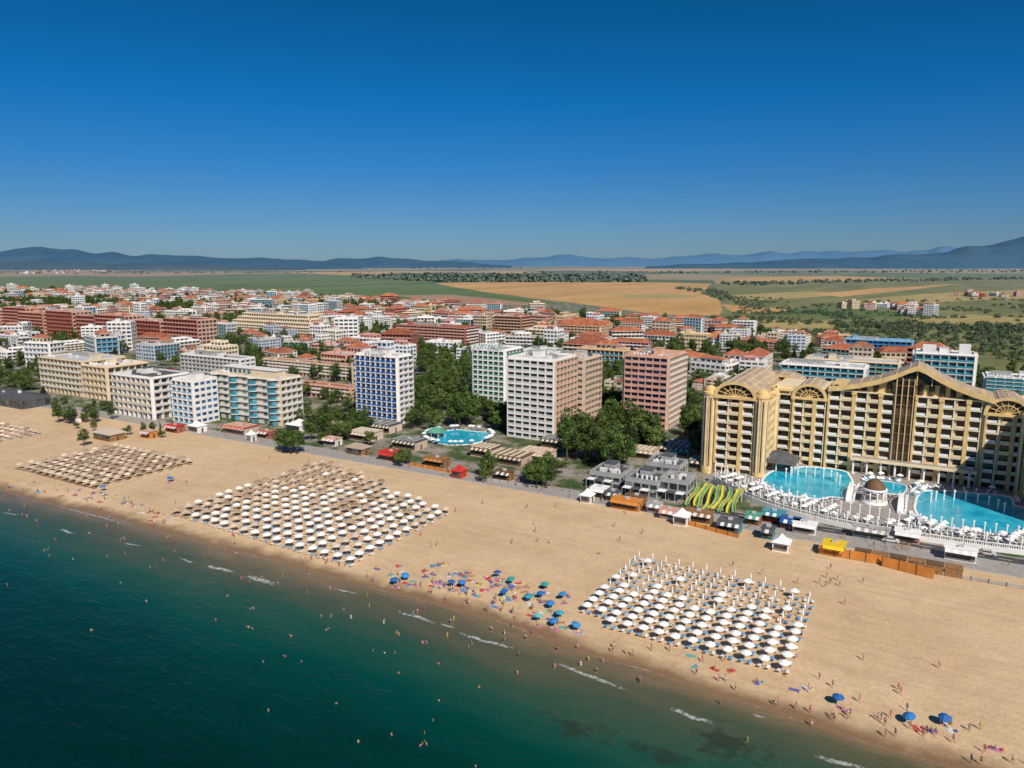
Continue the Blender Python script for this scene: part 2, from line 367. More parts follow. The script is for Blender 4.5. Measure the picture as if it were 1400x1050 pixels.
field('dry_meadow',YG,[(1180,370.5),(1400,368),(1500,371),(1300,373)])
field('meadow',GR,[(250,380),(480,376),(590,386),(420,392),(300,390)])
# ---------------------------------------------------------------- hills
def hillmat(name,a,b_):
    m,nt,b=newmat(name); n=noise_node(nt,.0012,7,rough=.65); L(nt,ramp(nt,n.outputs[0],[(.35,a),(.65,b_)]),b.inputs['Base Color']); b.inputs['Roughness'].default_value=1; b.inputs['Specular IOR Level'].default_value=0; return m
def hills(pts,Rr,m,amp=1.2,seed=0,w=2600):
    mb=MB(); mb.ml=[m]; x0,x1=pts[0][0],pts[-1][0]; nn=int((x1-x0)/5); rows=9
    for i in range(nn+1):
        x=x0+(x1-x0)*i/nn
        for (a,b),(c,d) in zip(pts,pts[1:]):
            if a<=x<=c: y=b+(d-b)*(x-a)/(c-a); break
        cx=(x-700)/FPX
        for r in range(rows):
            t=r/(rows-1); dist=Rr-w+2*w*t
            X=cx*dist; Y=dist; s=X*ca-Y*sa; n=X*sa+Y*ca
            yy=y+amp*(noise.noise((x*.02,seed,0))+.5*noise.noise((x*.06,seed,3)))
            top=H+Rr*((364.2-yy)/FPX)-55
            z=top*math.sin(math.pi*t)**.9*(1+.25*noise.noise((x*.03,t*3,seed))*(1-abs(2*t-1)) ) if 0<r<rows-1 else -30
            mb.v.append((s,n,z))
    for i in range(nn):
        for r in range(rows-1): mb.f.append((i*rows+r,(i+1)*rows+r,(i+1)*rows+r+1,i*rows+r+1)); mb.m.append(0)
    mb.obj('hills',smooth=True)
hA=hillmat('hill_near',(.055,.11,.16),(.085,.135,.18)); hB=hillmat('hill_far',(.075,.18,.31),(.09,.20,.33)); hC=hillmat('hill_haze_blue',(.04,.11,.19),(.065,.135,.21))  # blue of the air between is painted into these hill colours
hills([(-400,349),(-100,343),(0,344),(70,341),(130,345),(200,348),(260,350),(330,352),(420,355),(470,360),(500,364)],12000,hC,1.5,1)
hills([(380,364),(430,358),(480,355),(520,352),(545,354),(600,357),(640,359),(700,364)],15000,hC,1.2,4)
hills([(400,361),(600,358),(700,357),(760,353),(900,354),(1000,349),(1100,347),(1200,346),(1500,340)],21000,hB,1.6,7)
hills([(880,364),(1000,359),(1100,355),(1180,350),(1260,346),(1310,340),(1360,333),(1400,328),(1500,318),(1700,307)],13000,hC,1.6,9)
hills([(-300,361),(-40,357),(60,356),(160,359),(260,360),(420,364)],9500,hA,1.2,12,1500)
# ---------------------------------------------------------------- facades
def frames(s0,s1,n0,n1):
    return ((s0,n0,1,0,0,-1),s1-s0),((s1,n0,0,1,1,0),n1-n0),((s1,n1,-1,0,0,1),s1-s0),((s0,n1,0,-1,-1,0),n1-n0)
def grid_face(mb,F,Ln,z0,fl,fh,bw,wall,glass='glass',proud=.3,pier=.9,sill=.9,head=.6,band=None,rail=None):
    band=band or wall
    nb=max(1,round(Ln/bw)); b=Ln/nb; top=z0+fl*fh
    mb.fb(F,.03,Ln-.03,-.01,.05,z0,top-.02,glass)
    for i in range(fl+1):
        z=z0+i*fh; mb.fb(F,0,Ln,0,proud,max(z0,z-head),min(top,z+sill),band)
    for j in range(nb+1):
        a=j*b; mb.fb(F,max(.004,a-pier/2),min(Ln-.004,a+pier/2),0,proud-.03 if proud<.6 else proud+.05,z0+.01,top-.01,wall)
    if rail:
        for i in range(fl): mb.fb(F,.02,Ln-.02,proud-.15,proud-.05,z0+i*fh+.1,z0+i*fh+1.1,rail)
def balc_face(mb,F,Ln,z0,fl,fh,bw,wall,rail,glass='glass',depth=1.4,part=True,slab=None,gap=.5):
    nb=max(1,round(Ln/bw)); b=Ln/nb; slab=slab or wall
    for i in range(fl):
        z=z0+i*fh
        for j in range(nb): mb.fb(F,j*b+gap,(j+1)*b-gap,-.01,.06,z+.15,z+2.45,glass)
        if i==0 and z0<1: continue
        mb.fb(F,.01,Ln-.01,0,depth,z-.12,z+.14,slab)
        mb.fb(F,.02,Ln-.02,depth-.1,depth+.02,z+.3,z+1.15,rail)
        mb.fb(F,.02,.12,.02,depth-.1,z+.3,z+1.15,rail); mb.fb(F,Ln-.12,Ln-.02,.02,depth-.1,z+.3,z+1.15,rail)
    if part:
        for j in range(nb+1):
            a=j*b; mb.fb(F,max(.003,a-.12),min(Ln-.003,a+.12),0,depth-.13,z0+.02,z0+fl*fh,wall)
    mb.fb(F,0,Ln,0,depth+.1,z0+fl*fh-.1,z0+fl*fh+.2,slab)
def flatroof(mb,s0,s1,n0,n1,z,roof='lightgrey',wall='white',units=4,par=.9):
    mb.box(s0,s1,n0,n1,z,z+.1,roof); t=.3
    mb.box(s0-.05,s1+.05,n0-.05,n0+t,z+.003,z+par,wall); mb.box(s0-.05,s1+.05,n1-t,n1+.05,z+.003,z+par,wall)
    mb.box(s0-.05,s0+t,n0+t,n1-t,z+.003,z+par-.003,wall); mb.box(s1-t,s1+.05,n0+t,n1-t,z+.003,z+par-.003,wall)
    for i in range(units):
        a=ru(s0+1.5,s1-3.5); b=ru(n0+1.5,n1-3); w=ru(.8,2.0); mb.box(a,a+w,b,b+ru(.8,1.6),z+.1,z+ru(.8,1.6),random.choice(['grey','white','darkgrey','lightgrey']))
    if s1-s0>9 and n1-n0>9:
        cx=ru(s0+3,s1-6); cy=(n0+n1)/2; mb.box(cx,cx+4,cy-2,cy+2.5,z+.1,z+2.9,wall); mb.box(cx-.2,cx+4.2,cy-2.2,cy+2.7,z+2.9,z+3.1,roof)
        if units>5:
            mb.box(s0+2,s0+(s1-s0)*.5,cy+3,cy+4.5,z+.1,z+2.2,'grey'); mb.beam((cx+2,cy,z+3),(cx+2,cy,z+8),.06,'darkgrey')
            for i in range(5): mb.cyl(s0+3+i*1.6,n0+3,z+.1,z+1.5,.5,8,'metalw')
def hiproof(mb,s0,s1,n0,n1,z,h=None,ov=.7,k='tile'):
    s0-=ov;s1+=ov;n0-=ov;n1+=ov; w=s1-s0; d=n1-n0; h=h or min(w,d)*.25
    A=[(s0,n0,z),(s1,n0,z),(s1,n1,z),(s0,n1,z)]
    if w>=d:
        p=(s0+d/2,(n0+n1)/2,z+h); q=(s1-d/2,(n0+n1)/2,z+h)
        mb.poly([A[0],A[1],q,p],k); mb.poly([A[1],A[2],q],k); mb.poly([A[2],A[3],p,q],k); mb.poly([A[3],A[0],p],k)
    else:
        p=((s0+s1)/2,n0+w/2,z+h); q=((s0+s1)/2,n1-w/2,z+h)
        mb.poly([A[0],A[1],p],k); mb.poly([A[1],A[2],q,p],k); mb.poly([A[2],A[3],q],k); mb.poly([A[3],A[0],p,q],k)
    mb.box(s0+.1,s1-.1,n0+.1,n1-.1,z-.25,z-.02,'white')
def bldg(name,s0,s1,n0,n1,h,fl,wall='white',faces=('g','g','g','g'),rail='white',rail2=None,glass='glass',roof='flat',roofmat='lightgrey',bw=3.6,wall2=None,slab=None,proud=.3,units=6,kp=True,base=0,mb=None,pier=.9,sill=.9,head=.6):
    own=mb is None; mb=mb or MB(); fh=(h-base)/fl; wall2=wall2 or wall
    mb.box(s0,s1,n0,n1,base,h,wall)
    for i,(F,Ln) in enumerate(frames(s0,s1,n0,n1)):
        wl=wall if i%2==0 else wall2; rl=(rail2 or rail) if i%2 else rail
        if faces[i]=='g': grid_face(mb,F,Ln,base,fl,fh,bw,wl,glass,.3,pier,sill,head)
        elif faces[i]=='d': grid_face(mb,F,Ln,base,fl,fh,bw,wl,glass,1.1,.45,.3,.45,rail=rl)
        elif faces[i]=='e': grid_face(mb,F,Ln,base,fl,fh,bw,wl,glass,1.1,.26,.12,.2,rail=rl)
        elif faces[i]=='b': balc_face(mb,F,Ln,base,fl,fh,bw,wl,rl,glass,slab=slab)
        elif faces[i]=='s': balc_face(mb,F,Ln,base,fl,fh,bw*2,wl,rl,glass,slab=slab,gap=2.2,part=False,depth=.9)
    if roof=='flat': flatroof(mb,s0,s1,n0,n1,h,roofmat,wall,units)
    elif roof=='hip': hiproof(mb,s0,s1,n0,n1,h+.2)
    if kp: keep(s0,s1,n0,n1,4)
    if own: return mb.obj(name,((s0+s1)/2,(n0+n1)/2,0))
    return mb
def site(cx,cy,lx,rx,top,dmax=26):
    s1,n0=U(cx,cy); s0=s_at(n0,lx); n1=n_at(s1,rx)
    if not (n0+8<n1<n0+dmax): n1=n0+dmax if n1>n0+dmax or n1<n0 else n0+8
    h=z_at(s1,n0,top)
    return s0,s1,n0,n1,h
def sign(parent,text,s,n,z,size,k,rz=0):
    c=bpy.data.curves.new('sign_text','FONT'); c.body=text; c.size=size; c.extrude=.08; c.align_x='CENTER'; c.materials.append(M[k])
    o=bpy.data.objects.new('sign_text',c); COL.objects.link(o); o.parent=parent
    o.location=Vector((s,n,z))-Vector(parent.location); o.rotation_euler=(math.pi/2,0,rz)
# blue tower hotel
a=site(545,581,490,564,489); o=bldg('tower_hotel',*a[:4],a[4],12,'white',('e','b','g','b'),'bluepanel','white',glass='glassblue',bw=3.2,units=8)
sign(o,'KUBAN',(a[0]+a[1])/2,a[2]-1.3,a[4]+.9,3.4,'white')
# slavyanski
a=site(690,563,648,713,480); o=bldg('tower_hotel',*a[:4],a[4],12,'white',('d','b','g','b'),'greenpanel','greenpanel',bw=3.3,glass='glass',units=8)
sign(o,'SLAVYANSKI',(a[0]+a[1])/2,a[2]-1.3,a[4]+1.0,3.2,'greenpanel')
# white tower
a=site(757,604,695,786,494); bldg('tower_hotel',*a[:4],a[4],13,'white',('d','d','g','g'),'lightgrey','pink',glass='glass',bw=3.6,wall2='beige',units=9)
bldg('tower_hotel',a[0]+6,a[1]+3,a[3]+1.6,a[3]+20,a[4]-2,12,'beige',('g','b','g','g'),'beige',bw=3.4,units=7)
# red tower
a=site(910,588,853,937,490); bldg('tower_hotel',*a[:4],a[4],12,'salmon',('e','b','g','b'),'pink','white',glass='glassblue',bw=3.3,wall2='beige',slab='salmon',units=8,roofmat='salmon')
# left hotels
a=site(385,583,292,413,520)
mb=bldg('x',*a[:4],a[4],7,'cream',('s','b','g','g'),'white',glass='glassteal',bw=3.6,mb=MB(),slab='white')
for q in range(4):   # rounded balcony stacks with teal glass
    cx=a[0]+4+(a[1]-a[0]-8)*q/3; fh=a[4]/7
    mb.lathe(cx,a[2],[(2.0,0.1),(2.0,a[4]-.5)],10,'glassteal',math.pi,2*math.pi)
    for i in range(1,8):
        mb.lathe(cx,a[2],[(0.01,i*fh-.15),(2.9,i*fh-.15),(2.9,i*fh+.15),(0.01,i*fh+.15)],12,'white',math.pi,2*math.pi)
        if i<7: mb.lathe(cx,a[2],[(2.82,i*fh+.16),(2.82,i*fh+1.0),(2.75,i*fh+1.0)],12,'teal',math.pi,2*math.pi)
mb.box(a[0]+5,a[1]-5,a[2]+3,a[3]-4,a[4]+.1,a[4]+3.4,'cream'); mb.box(a[0]+4.5,a[1]-4.5,a[2]+2.5,a[3]-3.5,a[4]+3.4,a[4]+3.7,'white')
for i in range(6): mb.box(a[0]+7+i*3.2,a[0]+9+i*3.2,a[2]+2.95,a[2]+3.05,a[4]+.9,a[4]+2.7,'glassteal')
mb.obj('balcony_hotel',((a[0]+a[1])/2,a[2],0))
a=site(268,581,240,300,522); bldg('seafront_hotel',*a[:4],a[4],7,'white',('d','g','g','g'),'lightblue',glass='glassblue',bw=3.4)
a=site(212,574,160,262,518); bldg('seafront_hotel',*a[:4],a[4],6,'white',('b','b','g','g'),'cream','white',bw=3.8,roofmat='darkgrey')
a=site(118,543,60,175,495); bldg('seafront_hotel',*a[:4],a[4],6,'cream',('b','b','g','b'),'white',bw=3.8)
a=site(150,548,116,205,503); bldg('seafront_hotel',*a[:4],a[4],5,'cream',('b','b','g','b'),'cream',bw=3.8,roofmat='white')
a=site(30,560,-120,70,548); bldg('pavilion',*a[:4],a[4],1,'darkgrey',bw=3.8,roofmat='darkgrey')
a=site(330,520,250,350,492); bldg('hotel',*a[:4],a[4],5,'white',('b','g','g','g'),'lightgrey',bw=3.8,roofmat='grey')
a=site(480,548,402,492,532); bldg('low_hotel',*a[:4],a[4],3,'salmon',('b','g','g','g'),'white',roofmat='terra')
a=site(480,520,360,492,502); bldg('low_hotel',*a[:4],a[4],4,'beige',('b','g','g','g'),'white',roofmat='terra')
# long brown terraced hotel
a=site(262,479,-60,302,436)
mb=MB(); w=a[1]-a[0]; KEEP.append((a[0]-4,a[1]+4,a[2]-4,a[2]+34))
for i in range(9):
    x0=a[0]+w*i/9; x1=a[0]+w*(i+1)/9-.6; hh=a[4]*(.80+.2*((i*4)%9)/8); fl=max(5,int(hh/3.4))
    n0=a[2]+(i%3)*4
    mb.box(x0,x1,n0,n0+20,0,hh,'brown'); balc_face(mb,(x0,n0,1,0,0,-1),x1-x0,0,fl,hh/fl,4.2,'brickred',['salmon','terra','pink'][i%3],'glass')
    grid_face(mb,(x1,n0,0,1,1,0),20,0,fl,hh/fl,4,'salmon'); flatroof(mb,x0,x1,n0,n0+20,hh,['terra','grey','brown'][i%3],'salmon',3)
mb.obj('long_hotel',(a[0],a[2],0))
a=site(415,463,318,437,434,60)
mb=MB(); keep(*a[:4])
for i in range(4):
    q=i*6; hh=a[4]*(1-.16*i)
    bldg('x',a[0]-q*.3,a[1]+q*1.2-7,a[2]+(3-i)*5.05,a[2]+(3-i)*5.05+14,hh,max(4,int(hh/3.2)),'cream',('b','b','g','b'),'white',mb=mb,kp=False)
mb.obj('terraced_hotel',(a[0],a[2],0))
a=site(636,478,543,653,449); bldg('pink_hotel',*a[:4],a[4],7,'brickred',('b','b','g','g'),'pink','white',bw=4,slab='salmon',roofmat='terra')
a=site(712,462,677,732,434); bldg('hotel',*a[:4],a[4],7,'terra',('b','b','g','g'),'beige',bw=4)
a=site(825,500,770,842,473); bldg('hotel',*a[:4],a[4],5,'salmon',('b','b','g','g'),'white',bw=4,roof='hip')
a=site(820,470,760,835,447); bldg('hotel',*a[:4],a[4],6,'cream',('b','b','g','g'),'salmon',bw=4,roof='hip')
a=site(760,498,712,778,482); bldg('hotel',*a[:4],a[4],5,'white',('g','g','g','g'),'greenpanel',bw=4)
# hotels behind the palace
a=site(1178,548,1066,1216,505,20); bldg('glass_balcony_hotel',*a[:4],a[4],6,'white',('b','b','g','b'),'teal',glass='glassteal',bw=4)
a=site(1225,535,1100,1216,498,18); bldg('glass_balcony_hotel',*a[:4],a[4],6,'cream',('b','b','g','b'),'teal',glass='glassteal',bw=4)
a=site(1325,566,1245,1362,487,16)
mb=bldg('x',*a[:4],a[4],9,'white',('b','b','g','b'),'teal',glass='glassteal',bw=4,mb=MB())
mb.box(a[0]+3,a[0]+9,a[2]+2,a[2]+9,a[4]+.1,a[4]+4,'white'); mb.box(a[1]-7,a[1]-2,a[2]+2,a[2]+9,a[4]+.1,a[4]+5,'white'); mb.obj('glass_balcony_hotel',(a[0],a[2],0))
a=site(1420,560,1345,1460,520,16); bldg('glass_balcony_hotel',*a[:4],a[4],8,'white',('b','b','g','b'),'teal',glass='glassteal',bw=4)
a=site(1245,488,1155,1272,468,18); bldg('hotel',*a[:4],a[4],4,'lightblue',('b','b','g','b'),'bluepanel',glass='glassblue',bw=4,roofmat='lightblue')
# ---------------------------------------------------------------- golden palace hotel
def arch(mb,F,a0,a1,zs,rise,out,back,seg=16,roof='vault',rim='gold',glass='glassbrown'):
    ox,oy,dx,dy,nx,ny=F; c=(a0+a1)/2; r=(a1-a0)/2
    def P(a,o,z): return (ox+dx*a+nx*o,oy+dy*a+ny*o,z)
    pr=[(c-r*math.cos(math.pi*i/seg),zs+rise*math.sin(math.pi*i/seg)) for i in range(seg+1)]
    pi_=[(c-(r-1.1)*math.cos(math.pi*i/seg),zs+(rise-1.0)*math.sin(math.pi*i/seg)) for i in range(seg+1)]
    for i in range(seg):
        (x0,z0),(x1,z1)=pr[i],pr[i+1]; (u0,w0),(u1,w1)=pi_[i],pi_[i+1]
        mb.poly([P(x0,out,z0),P(x1,out,z1),P(x1,-back,z1),P(x0,-back,z0)],roof)
        mb.poly([P(x0,out,z0),P(x1,out,z1),P(u1,out,w1),P(u0,out,w0)],rim)
        mb.poly([P(u0,out,w0),P(u1,out,w1),P(u1,out-.9,w1),P(u0,out-.9,w0)],'goldlight')
        mb.poly([P(c,out-.9,zs),P(u0,out-.9,w0),P(u1,out-.9,w1)],glass)
        mb.poly([P(c,-back,zs),P(x0,-back,z0),P(x1,-back,z1)],'cream')
        if i%2==0 and i: mb.beam(P(c,out-.8,zs),P(u0,out-.8,w0),.16,rim)
        if i%2==0 and back>6: mb.beam(P(x0,out,z0+.05),P(x0,-back,z0+.05),.12,'goldlight')
    m=[(c-(r*.5)*math.cos(math.pi*i/seg),zs+(rise*.5)*math.sin(math.pi*i/seg)) for i in range(seg+1)]
    for i in range(seg): mb.beam(P(m[i][0],out-.75,m[i][1]),P(m[i+1][0],out-.75,m[i+1][1]),.18,rim)
    mb.fb(F,a0,a1,0,out+.1,zs-.8,zs+.1,rim)
def column(mb,cx,cy,r,h,ribs=14):
    mb.lathe(cx,cy,[(r*1.08,0),(r*1.08,2),(r,2.2),(r,h-1.2),(r*1.15,h-1),(r*1.15,h-.2),(r*.95,h),(r*.85,h+r*.5),(r*.5,h+r*.85),(.02,h+r)],20,'gold')
    for i in range(ribs):
        t=2*math.pi*i/ribs; x=cx+math.cos(t)*r; y=cy+math.sin(t)*r
        mb.beam((x,y,2.2),(x,y,h-1.2),.24,'goldlight')
    for i in range(8):
        t=2*math.pi*(i+.5)/8; x=cx+math.cos(t)*(r+.02); y=cy+math.sin(t)*(r+.02); mb.beam((x,y,3),(x,y,h-2),.3,'glassbrown')
def palace_face(mb,F,a0,a1,fl,fh,z0=0,bays=None):
    ox,oy,dx,dy,nx,ny=F; F2=(ox+dx*a0,oy+dy*a0,dx,dy,nx,ny); Ln=a1-a0
    nb=bays or max(1,round(Ln/4.0)); b=Ln/nb
    mb.fb(F2,.02,Ln-.02,-.01,.05,z0,z0+fl*fh,'glassbrown')
    for j in range(nb+1):
        a=j*b; big=(j%2==0)
        mb.fb(F2,max(0,a-(.6 if big else .28)),min(Ln,a+(.6 if big else .28)),0,1.5 if big else 1.0,z0,z0+fl*fh,'gold' if big else 'goldlight')
        if big: mb.fb(F2,max(0,a-.8),min(Ln,a+.8),0,1.75,z0+fl*fh-1.2,z0+fl*fh+.3,'gold')
    for i in range(fl+1):
        z=z0+i*fh
        mb.fb(F2,.01,Ln-.01,0,1.25,z-.25,z+.2,'goldlight')
        if i<fl:
            for j in range(nb):
                q=(j+i)%5
                mb.fb(F2,j*b+.62,(j+1)*b-.62,1.05,1.35,z+.2,z+1.1,'umb_white' if j%2==0 else 'goldlight')
                if q!=2: mb.fb(F2,j*b+.35,j*b+.9,.02,.3,z+.2,z+fh-.25,'cream')
pal=MB()
n0c=283
pal.box(-48,30,n0c,n0c+17,0,30.5,'goldlight')
Fm=(0,n0c,1,0,0,-1)
palace_face(pal,Fm,-47.5,-42.4,8,3.4); palace_face(pal,Fm,-42,-30.6,8,3.3); arch(pal,Fm,-42.4,-30.2,26.6,5.2,1.8,16)
palace_face(pal,Fm,-30,-8.8,9,3.35); palace_face(pal,Fm,-2.5,17,9,3.35); palace_face(pal,Fm,18,30,8,3.3); arch(pal,Fm,17.4,30.5,26.6,5.6,1.8,16)
pal.box(-48,-42.5,n0c-2,n0c+15,28.5,29.1,'gold')
# dark glass shaft on the axis
pal.box(-8.5,-2.8,n0c-1.5,n0c+4,0,36,'glassbrown')
for i in range(11): pal.box(-8.7,-2.6,n0c-1.8,n0c-1.5,i*3.35-.15,i*3.35+.2,'brown')
for j in range(4): pal.box(-8.6+j*1.8,-8.3+j*1.8,n0c-1.95,n0c-1.503,0,36,'gold')
for (a,b,z0,z1) in ((-29,-17,30.2,32.2),(-17,-8.6,30.2,34.2),(-2.7,10,30.2,34.2),(10,18,30.2,32.2)):
    pal.box(a,b,n0c+.2,n0c+14,z0,z1,'gold')
    k=int((b-a)/3)
    for j in range(k):
        c=a+(j+.5)*(b-a)/k
        pal.lathe(c,n0c+.15,[(0.01,z0+.6),(.9,z0+.6),(.9,z1-.6),(.5,z1-.25),(0.01,z1-.15)],8,'glassbrown',math.pi,2*math.pi)
prof=[(-30,31.2),(-26,31.8),(-20,33.2),(-14,35.0),(-9,37.3),(-5,39.6),(-2.5,40.6),(0,39.6),(4,37.2),(9,34.8),(14,33.0),(19,31.6),(20.5,31.2)]
for (a,za),(b,zb) in zip(prof,prof[1:]):
    f,bk=n0c-2.2,n0c+15
    pal.hexa([(a,f,za-.9),(b,f,zb-.9),(b,bk,zb-.9),(a,bk,za-.9),(a,f,za),(b,f,zb),(b,bk,zb),(a,bk,za)],'vault')
    pal.hexa([(a,f-.25,za-1.5),(b,f-.25,zb-1.5),(b,f-.004,zb-1.5),(a,f-.004,za-1.5),(a,f-.25,za+.25),(b,f-.25,zb+.25),(b,f-.004,zb+.25),(a,f-.004,za+.25)],'gold')
    if -9<=a<4 : pal.poly([(a,n0c-1,34.3),(b,n0c-1,34.3),(b,n0c-1,zb-.9),(a,n0c-1,za-.9)],'glassbrown')
    pal.beam((a,f,za+.06),(a,bk,za+.06),.12,'goldlight')
for t in (-7,-2.5,2): pal.beam((t,n0c-1.2,34),(t,n0c-1.2,38.3 if t!=-2.5 else 40),.22,'gold')
def wing(sA,sB,nA,nB,h):
    pal.box(sA,sB,nA,nB,0,h,'goldlight'); fl=int(h/3.2)
    for i,(F,Ln) in enumerate(frames(sA,sB,nA,nB)):
        if i!=2: palace_face(pal,F,2.4,Ln-2.4 if i==0 else Ln,fl,h/fl)
    F=(sA,nA,1,0,0,-1); arch(pal,F,1.6,sB-sA-1.6,h,5.4,1.9,nB-nA)
    arch(pal,(sB,nA,0,1,1,0),5,17,h-.2,3.6,1.0,4,12)
    for x in (sA,sB): column(pal,x,nA,2.2,h+1.2)
wing(-66.5,-48.5,259,300,28.8)
wing(31,50,250,300,28.6)
column(pal,-48,279,1.8,28); column(pal,29.5,279,1.8,28)
pal.box(30,31,262,283,0,26,'gold')
arch(pal,(0,312,1,0,0,-1),-62,-42,24,6,0,14); pal.box(-64,45,300.3,314,0,25,'goldlight')
for i,(F,Ln) in enumerate(frames(-64,45,300.3,314)):
    if i in(1,2,3): palace_face(pal,F,.5,Ln-.5,7,3.3)
pal.obj('palace_hotel',(-5,n0c,0)); keep(-70,52,215,316,0)
mb=MB(); TZ=1.3
def yedge(x):
    e=((x+4)/58)**2
    return 221+27*min(1,e)**1.2 if x<-4 else 221+8*min(1,e)
edge=[(-63+i/44*114,yedge(-63+i/44*114)) for i in range(45)]
for (a,b),(c,d) in zip(edge,edge[1:]):
    mb.hexa([(a,b,0),(c,d,0),(c,300,0),(a,300,0),(a,b,TZ),(c,d,TZ),(c,300,TZ),(a,300,TZ)],'paving')
    mb.hexa([(a,b-.2,TZ+.9),(c,d-.2,TZ+.9),(c,d+.2,TZ+.9),(a,b+.2,TZ+.9),(a,b-.2,TZ+1.1),(c,d-.2,TZ+1.1),(c,d+.2,TZ+1.1),(a,b+.2,TZ+1.1)],'umb_white')
    mb.hexa([(a,b-.3,0),(c,d-.3,0),(c,d-.02,0),(a,b-.02,0),(a,b-.3,TZ+.1),(c,d-.3,TZ+.1),(c,d-.02,TZ+.1),(a,b-.02,TZ+.1)],'umb_white')
    for j in range(5):
        u=a+(c-a)*j/5; v=b+(d-b)*j/5; mb.box(u-.09,u+.09,v-.09,v+.09,TZ,TZ+.9,'umb_white')
    for yo in (0,9):
        mb.cyl(a,b+yo,TZ,TZ+3.2,.17,6,'umb_white'); mb.lathe(a,b+yo,[(.02,TZ+3.8),(.32,TZ+3.5),(.32,TZ+3.3),(.02,TZ+3.1)],6,'paint')
mb.obj('pool_terrace',(0,230,0))
def pool(pts,z,name='swimming_pool'):
    mb=MB(); cx=sum(p[0] for p in pts)/len(pts); cy=sum(p[1] for p in pts)/len(pts)
    mb.poly([(x,y,z+.10) for x,y in pts],'pool')
    for (a,b),(c,d) in zip(pts,pts[1:]+pts[:1]):
        k=1.05; a2,b2,c2,d2=cx+(a-cx)*k,cy+(b-cy)*k,cx+(c-cx)*k,cy+(d-cy)*k
        mb.hexa([(a,b,z),(c,d,z),(c2,d2,z),(a2,b2,z),(a,b,z+.22),(c,d,z+.22),(c2,d2,z+.22),(a2,b2,z+.22)],'umb_white')
    for t in (0,.5):
        i=int(t*len(pts)); x,y=pts[i]; mb.beam((x,y,z+.2),(x,y,z+1),.04,'metalw'); mb.beam((x+.5,y,z+.2),(x+.5,y,z+1),.04,'metalw')
    mb.obj(name,(cx,cy,z))
def blob(cx,cy,rx,ry,n=40,amp=.12,sq=.75,seed=0):
    P=[]
    for i in range(n):
        t=2*math.pi*i/n; c,s_=math.cos(t),math.sin(t); r=1+amp*noise.noise((c*1.3+seed,s_*1.3,seed))
        P.append((cx+rx*r*math.copysign(abs(c)**sq,c),cy+ry*r*math.copysign(abs(s_)**sq,s_)))
    return P
PB1=blob(-31,259,13,17,seed=1,amp=.5,sq=.6); PB2=blob(14,253,14.5,16.5,seed=5,amp=.5,sq=.6); PB3=blob(-8,266,5.5,7,seed=3)
pool(PB1,TZ); pool(PB2,TZ); pool(PB3,TZ)
# white colonnades with urns standing in the pools
mb=MB()
for cx,cy,rr in ((-31,259,9),(14,252,10)):
    for i in range(9):
        t=.3+i*.32; x=cx+rr*math.cos(t); y=cy+rr*math.sin(t); mb.cyl(x,y,TZ,TZ+2.6,.2,6,'umb_white'); mb.lathe(x,y,[(.02,TZ+2.6),(.4,TZ+2.9),(.3,TZ+3.3),(.02,TZ+3.4)],6,'umb_white')
mb.obj('pool_colonnade',(-8,255,TZ))
def gazebo(s,n,z,r=3.2,dome='brown'):
    mb=MB(); mb.lathe(s,n,[(.02,z+.6),(r*1.2,z+.6),(r*1.2,z)],20,'umb_white')
    for i in range(10):
        t=2*math.pi*i/10; mb.cyl(s+r*math.cos(t),n+r*math.sin(t),z+.6,z+4,.22,8,'umb_white')
    mb.lathe(s,n,[(r*.9,z+4),(r*1.12,z+4),(r*1.12,z+4.5),(r*.98,z+4.6)],20,'umb_white')
    mb.lathe(s,n,[(r*.98,z+4.6),(r*.9,z+5.6),(r*.65,z+6.6),(r*.35,z+7.3),(.15,z+7.6),(.1,z+8.6),(.01,z+8.8)],20,dome)
    mb.obj('dome_gazebo',(s,n,z),True)
gazebo(-11,247,TZ)
for sx,n1 in ((-17.5,256),(-3,252)):
    mb=MB()
    for i in range(10):
        a=n1-13+i*2; z=TZ+.4+2*math.sin(math.pi*i/9); z2=TZ+.4+2*math.sin(math.pi*(i+1)/9) if i<9 else TZ+.4
        mb.hexa([(sx-1.2,a,z-.4),(sx+1.2,a,z-.4),(sx+1.2,a+2,z2-.4),(sx-1.2,a+2,z2-.4),(sx-1.2,a,z),(sx+1.2,a,z),(sx+1.2,a+2,z2),(sx-1.2,a+2,z2)],'umb_white')
        for q in (-1.2,1.2):
            mb.beam((sx+q,a,z),(sx+q,a,z+1),.1,'umb_white'); mb.beam((sx+q,a,z+1),(sx+q,a+2,z2+1),.1,'umb_white')
    mb.obj('pool_bridge',(sx,n1,TZ))
def pyramid_pav(s,n,r,z,h,k,name='pavilion'):
    mb=MB(); mb.box(s-r*.8,s+r*.8,n-r*.8,n+r*.8,z,z+3,'glassbrown')
    for i in (-1,0,1):
        for j in (-1,0,1):
            if i or j: mb.box(s+i*r*.85-.15,s+i*r*.85+.15,n+j*r*.85-.15,n+j*r*.85+.15,z,z+3.1,'umb_white')
    q=[(s-r,n-r,z+3.1),(s+r,n-r,z+3.1),(s+r,n+r,z+3.1),(s-r,n+r,z+3.1)]; t=(s,n,z+3.1+h)
    for i in range(4): mb.poly([q[i],q[(i+1)%4],t],k)
    mb.poly(q,'umb_white'); mb.obj(name,(s,n,z))
pyramid_pav(-44,273,6.5,TZ,4,'darkgrey')
mb=MB()
for i in range(9):
    x=-20+i*4.4; mb.cyl(x,279,TZ,TZ+5,.35,8,'umb_white')
mb.box(-21,17,277.8,281,TZ+5,TZ+5.8,'goldlight'); mb.box(-20.5,16.5,278.6,280.8,TZ+5.8,TZ+6.0,'paving'); mb.obj('portico',(0,279,TZ))
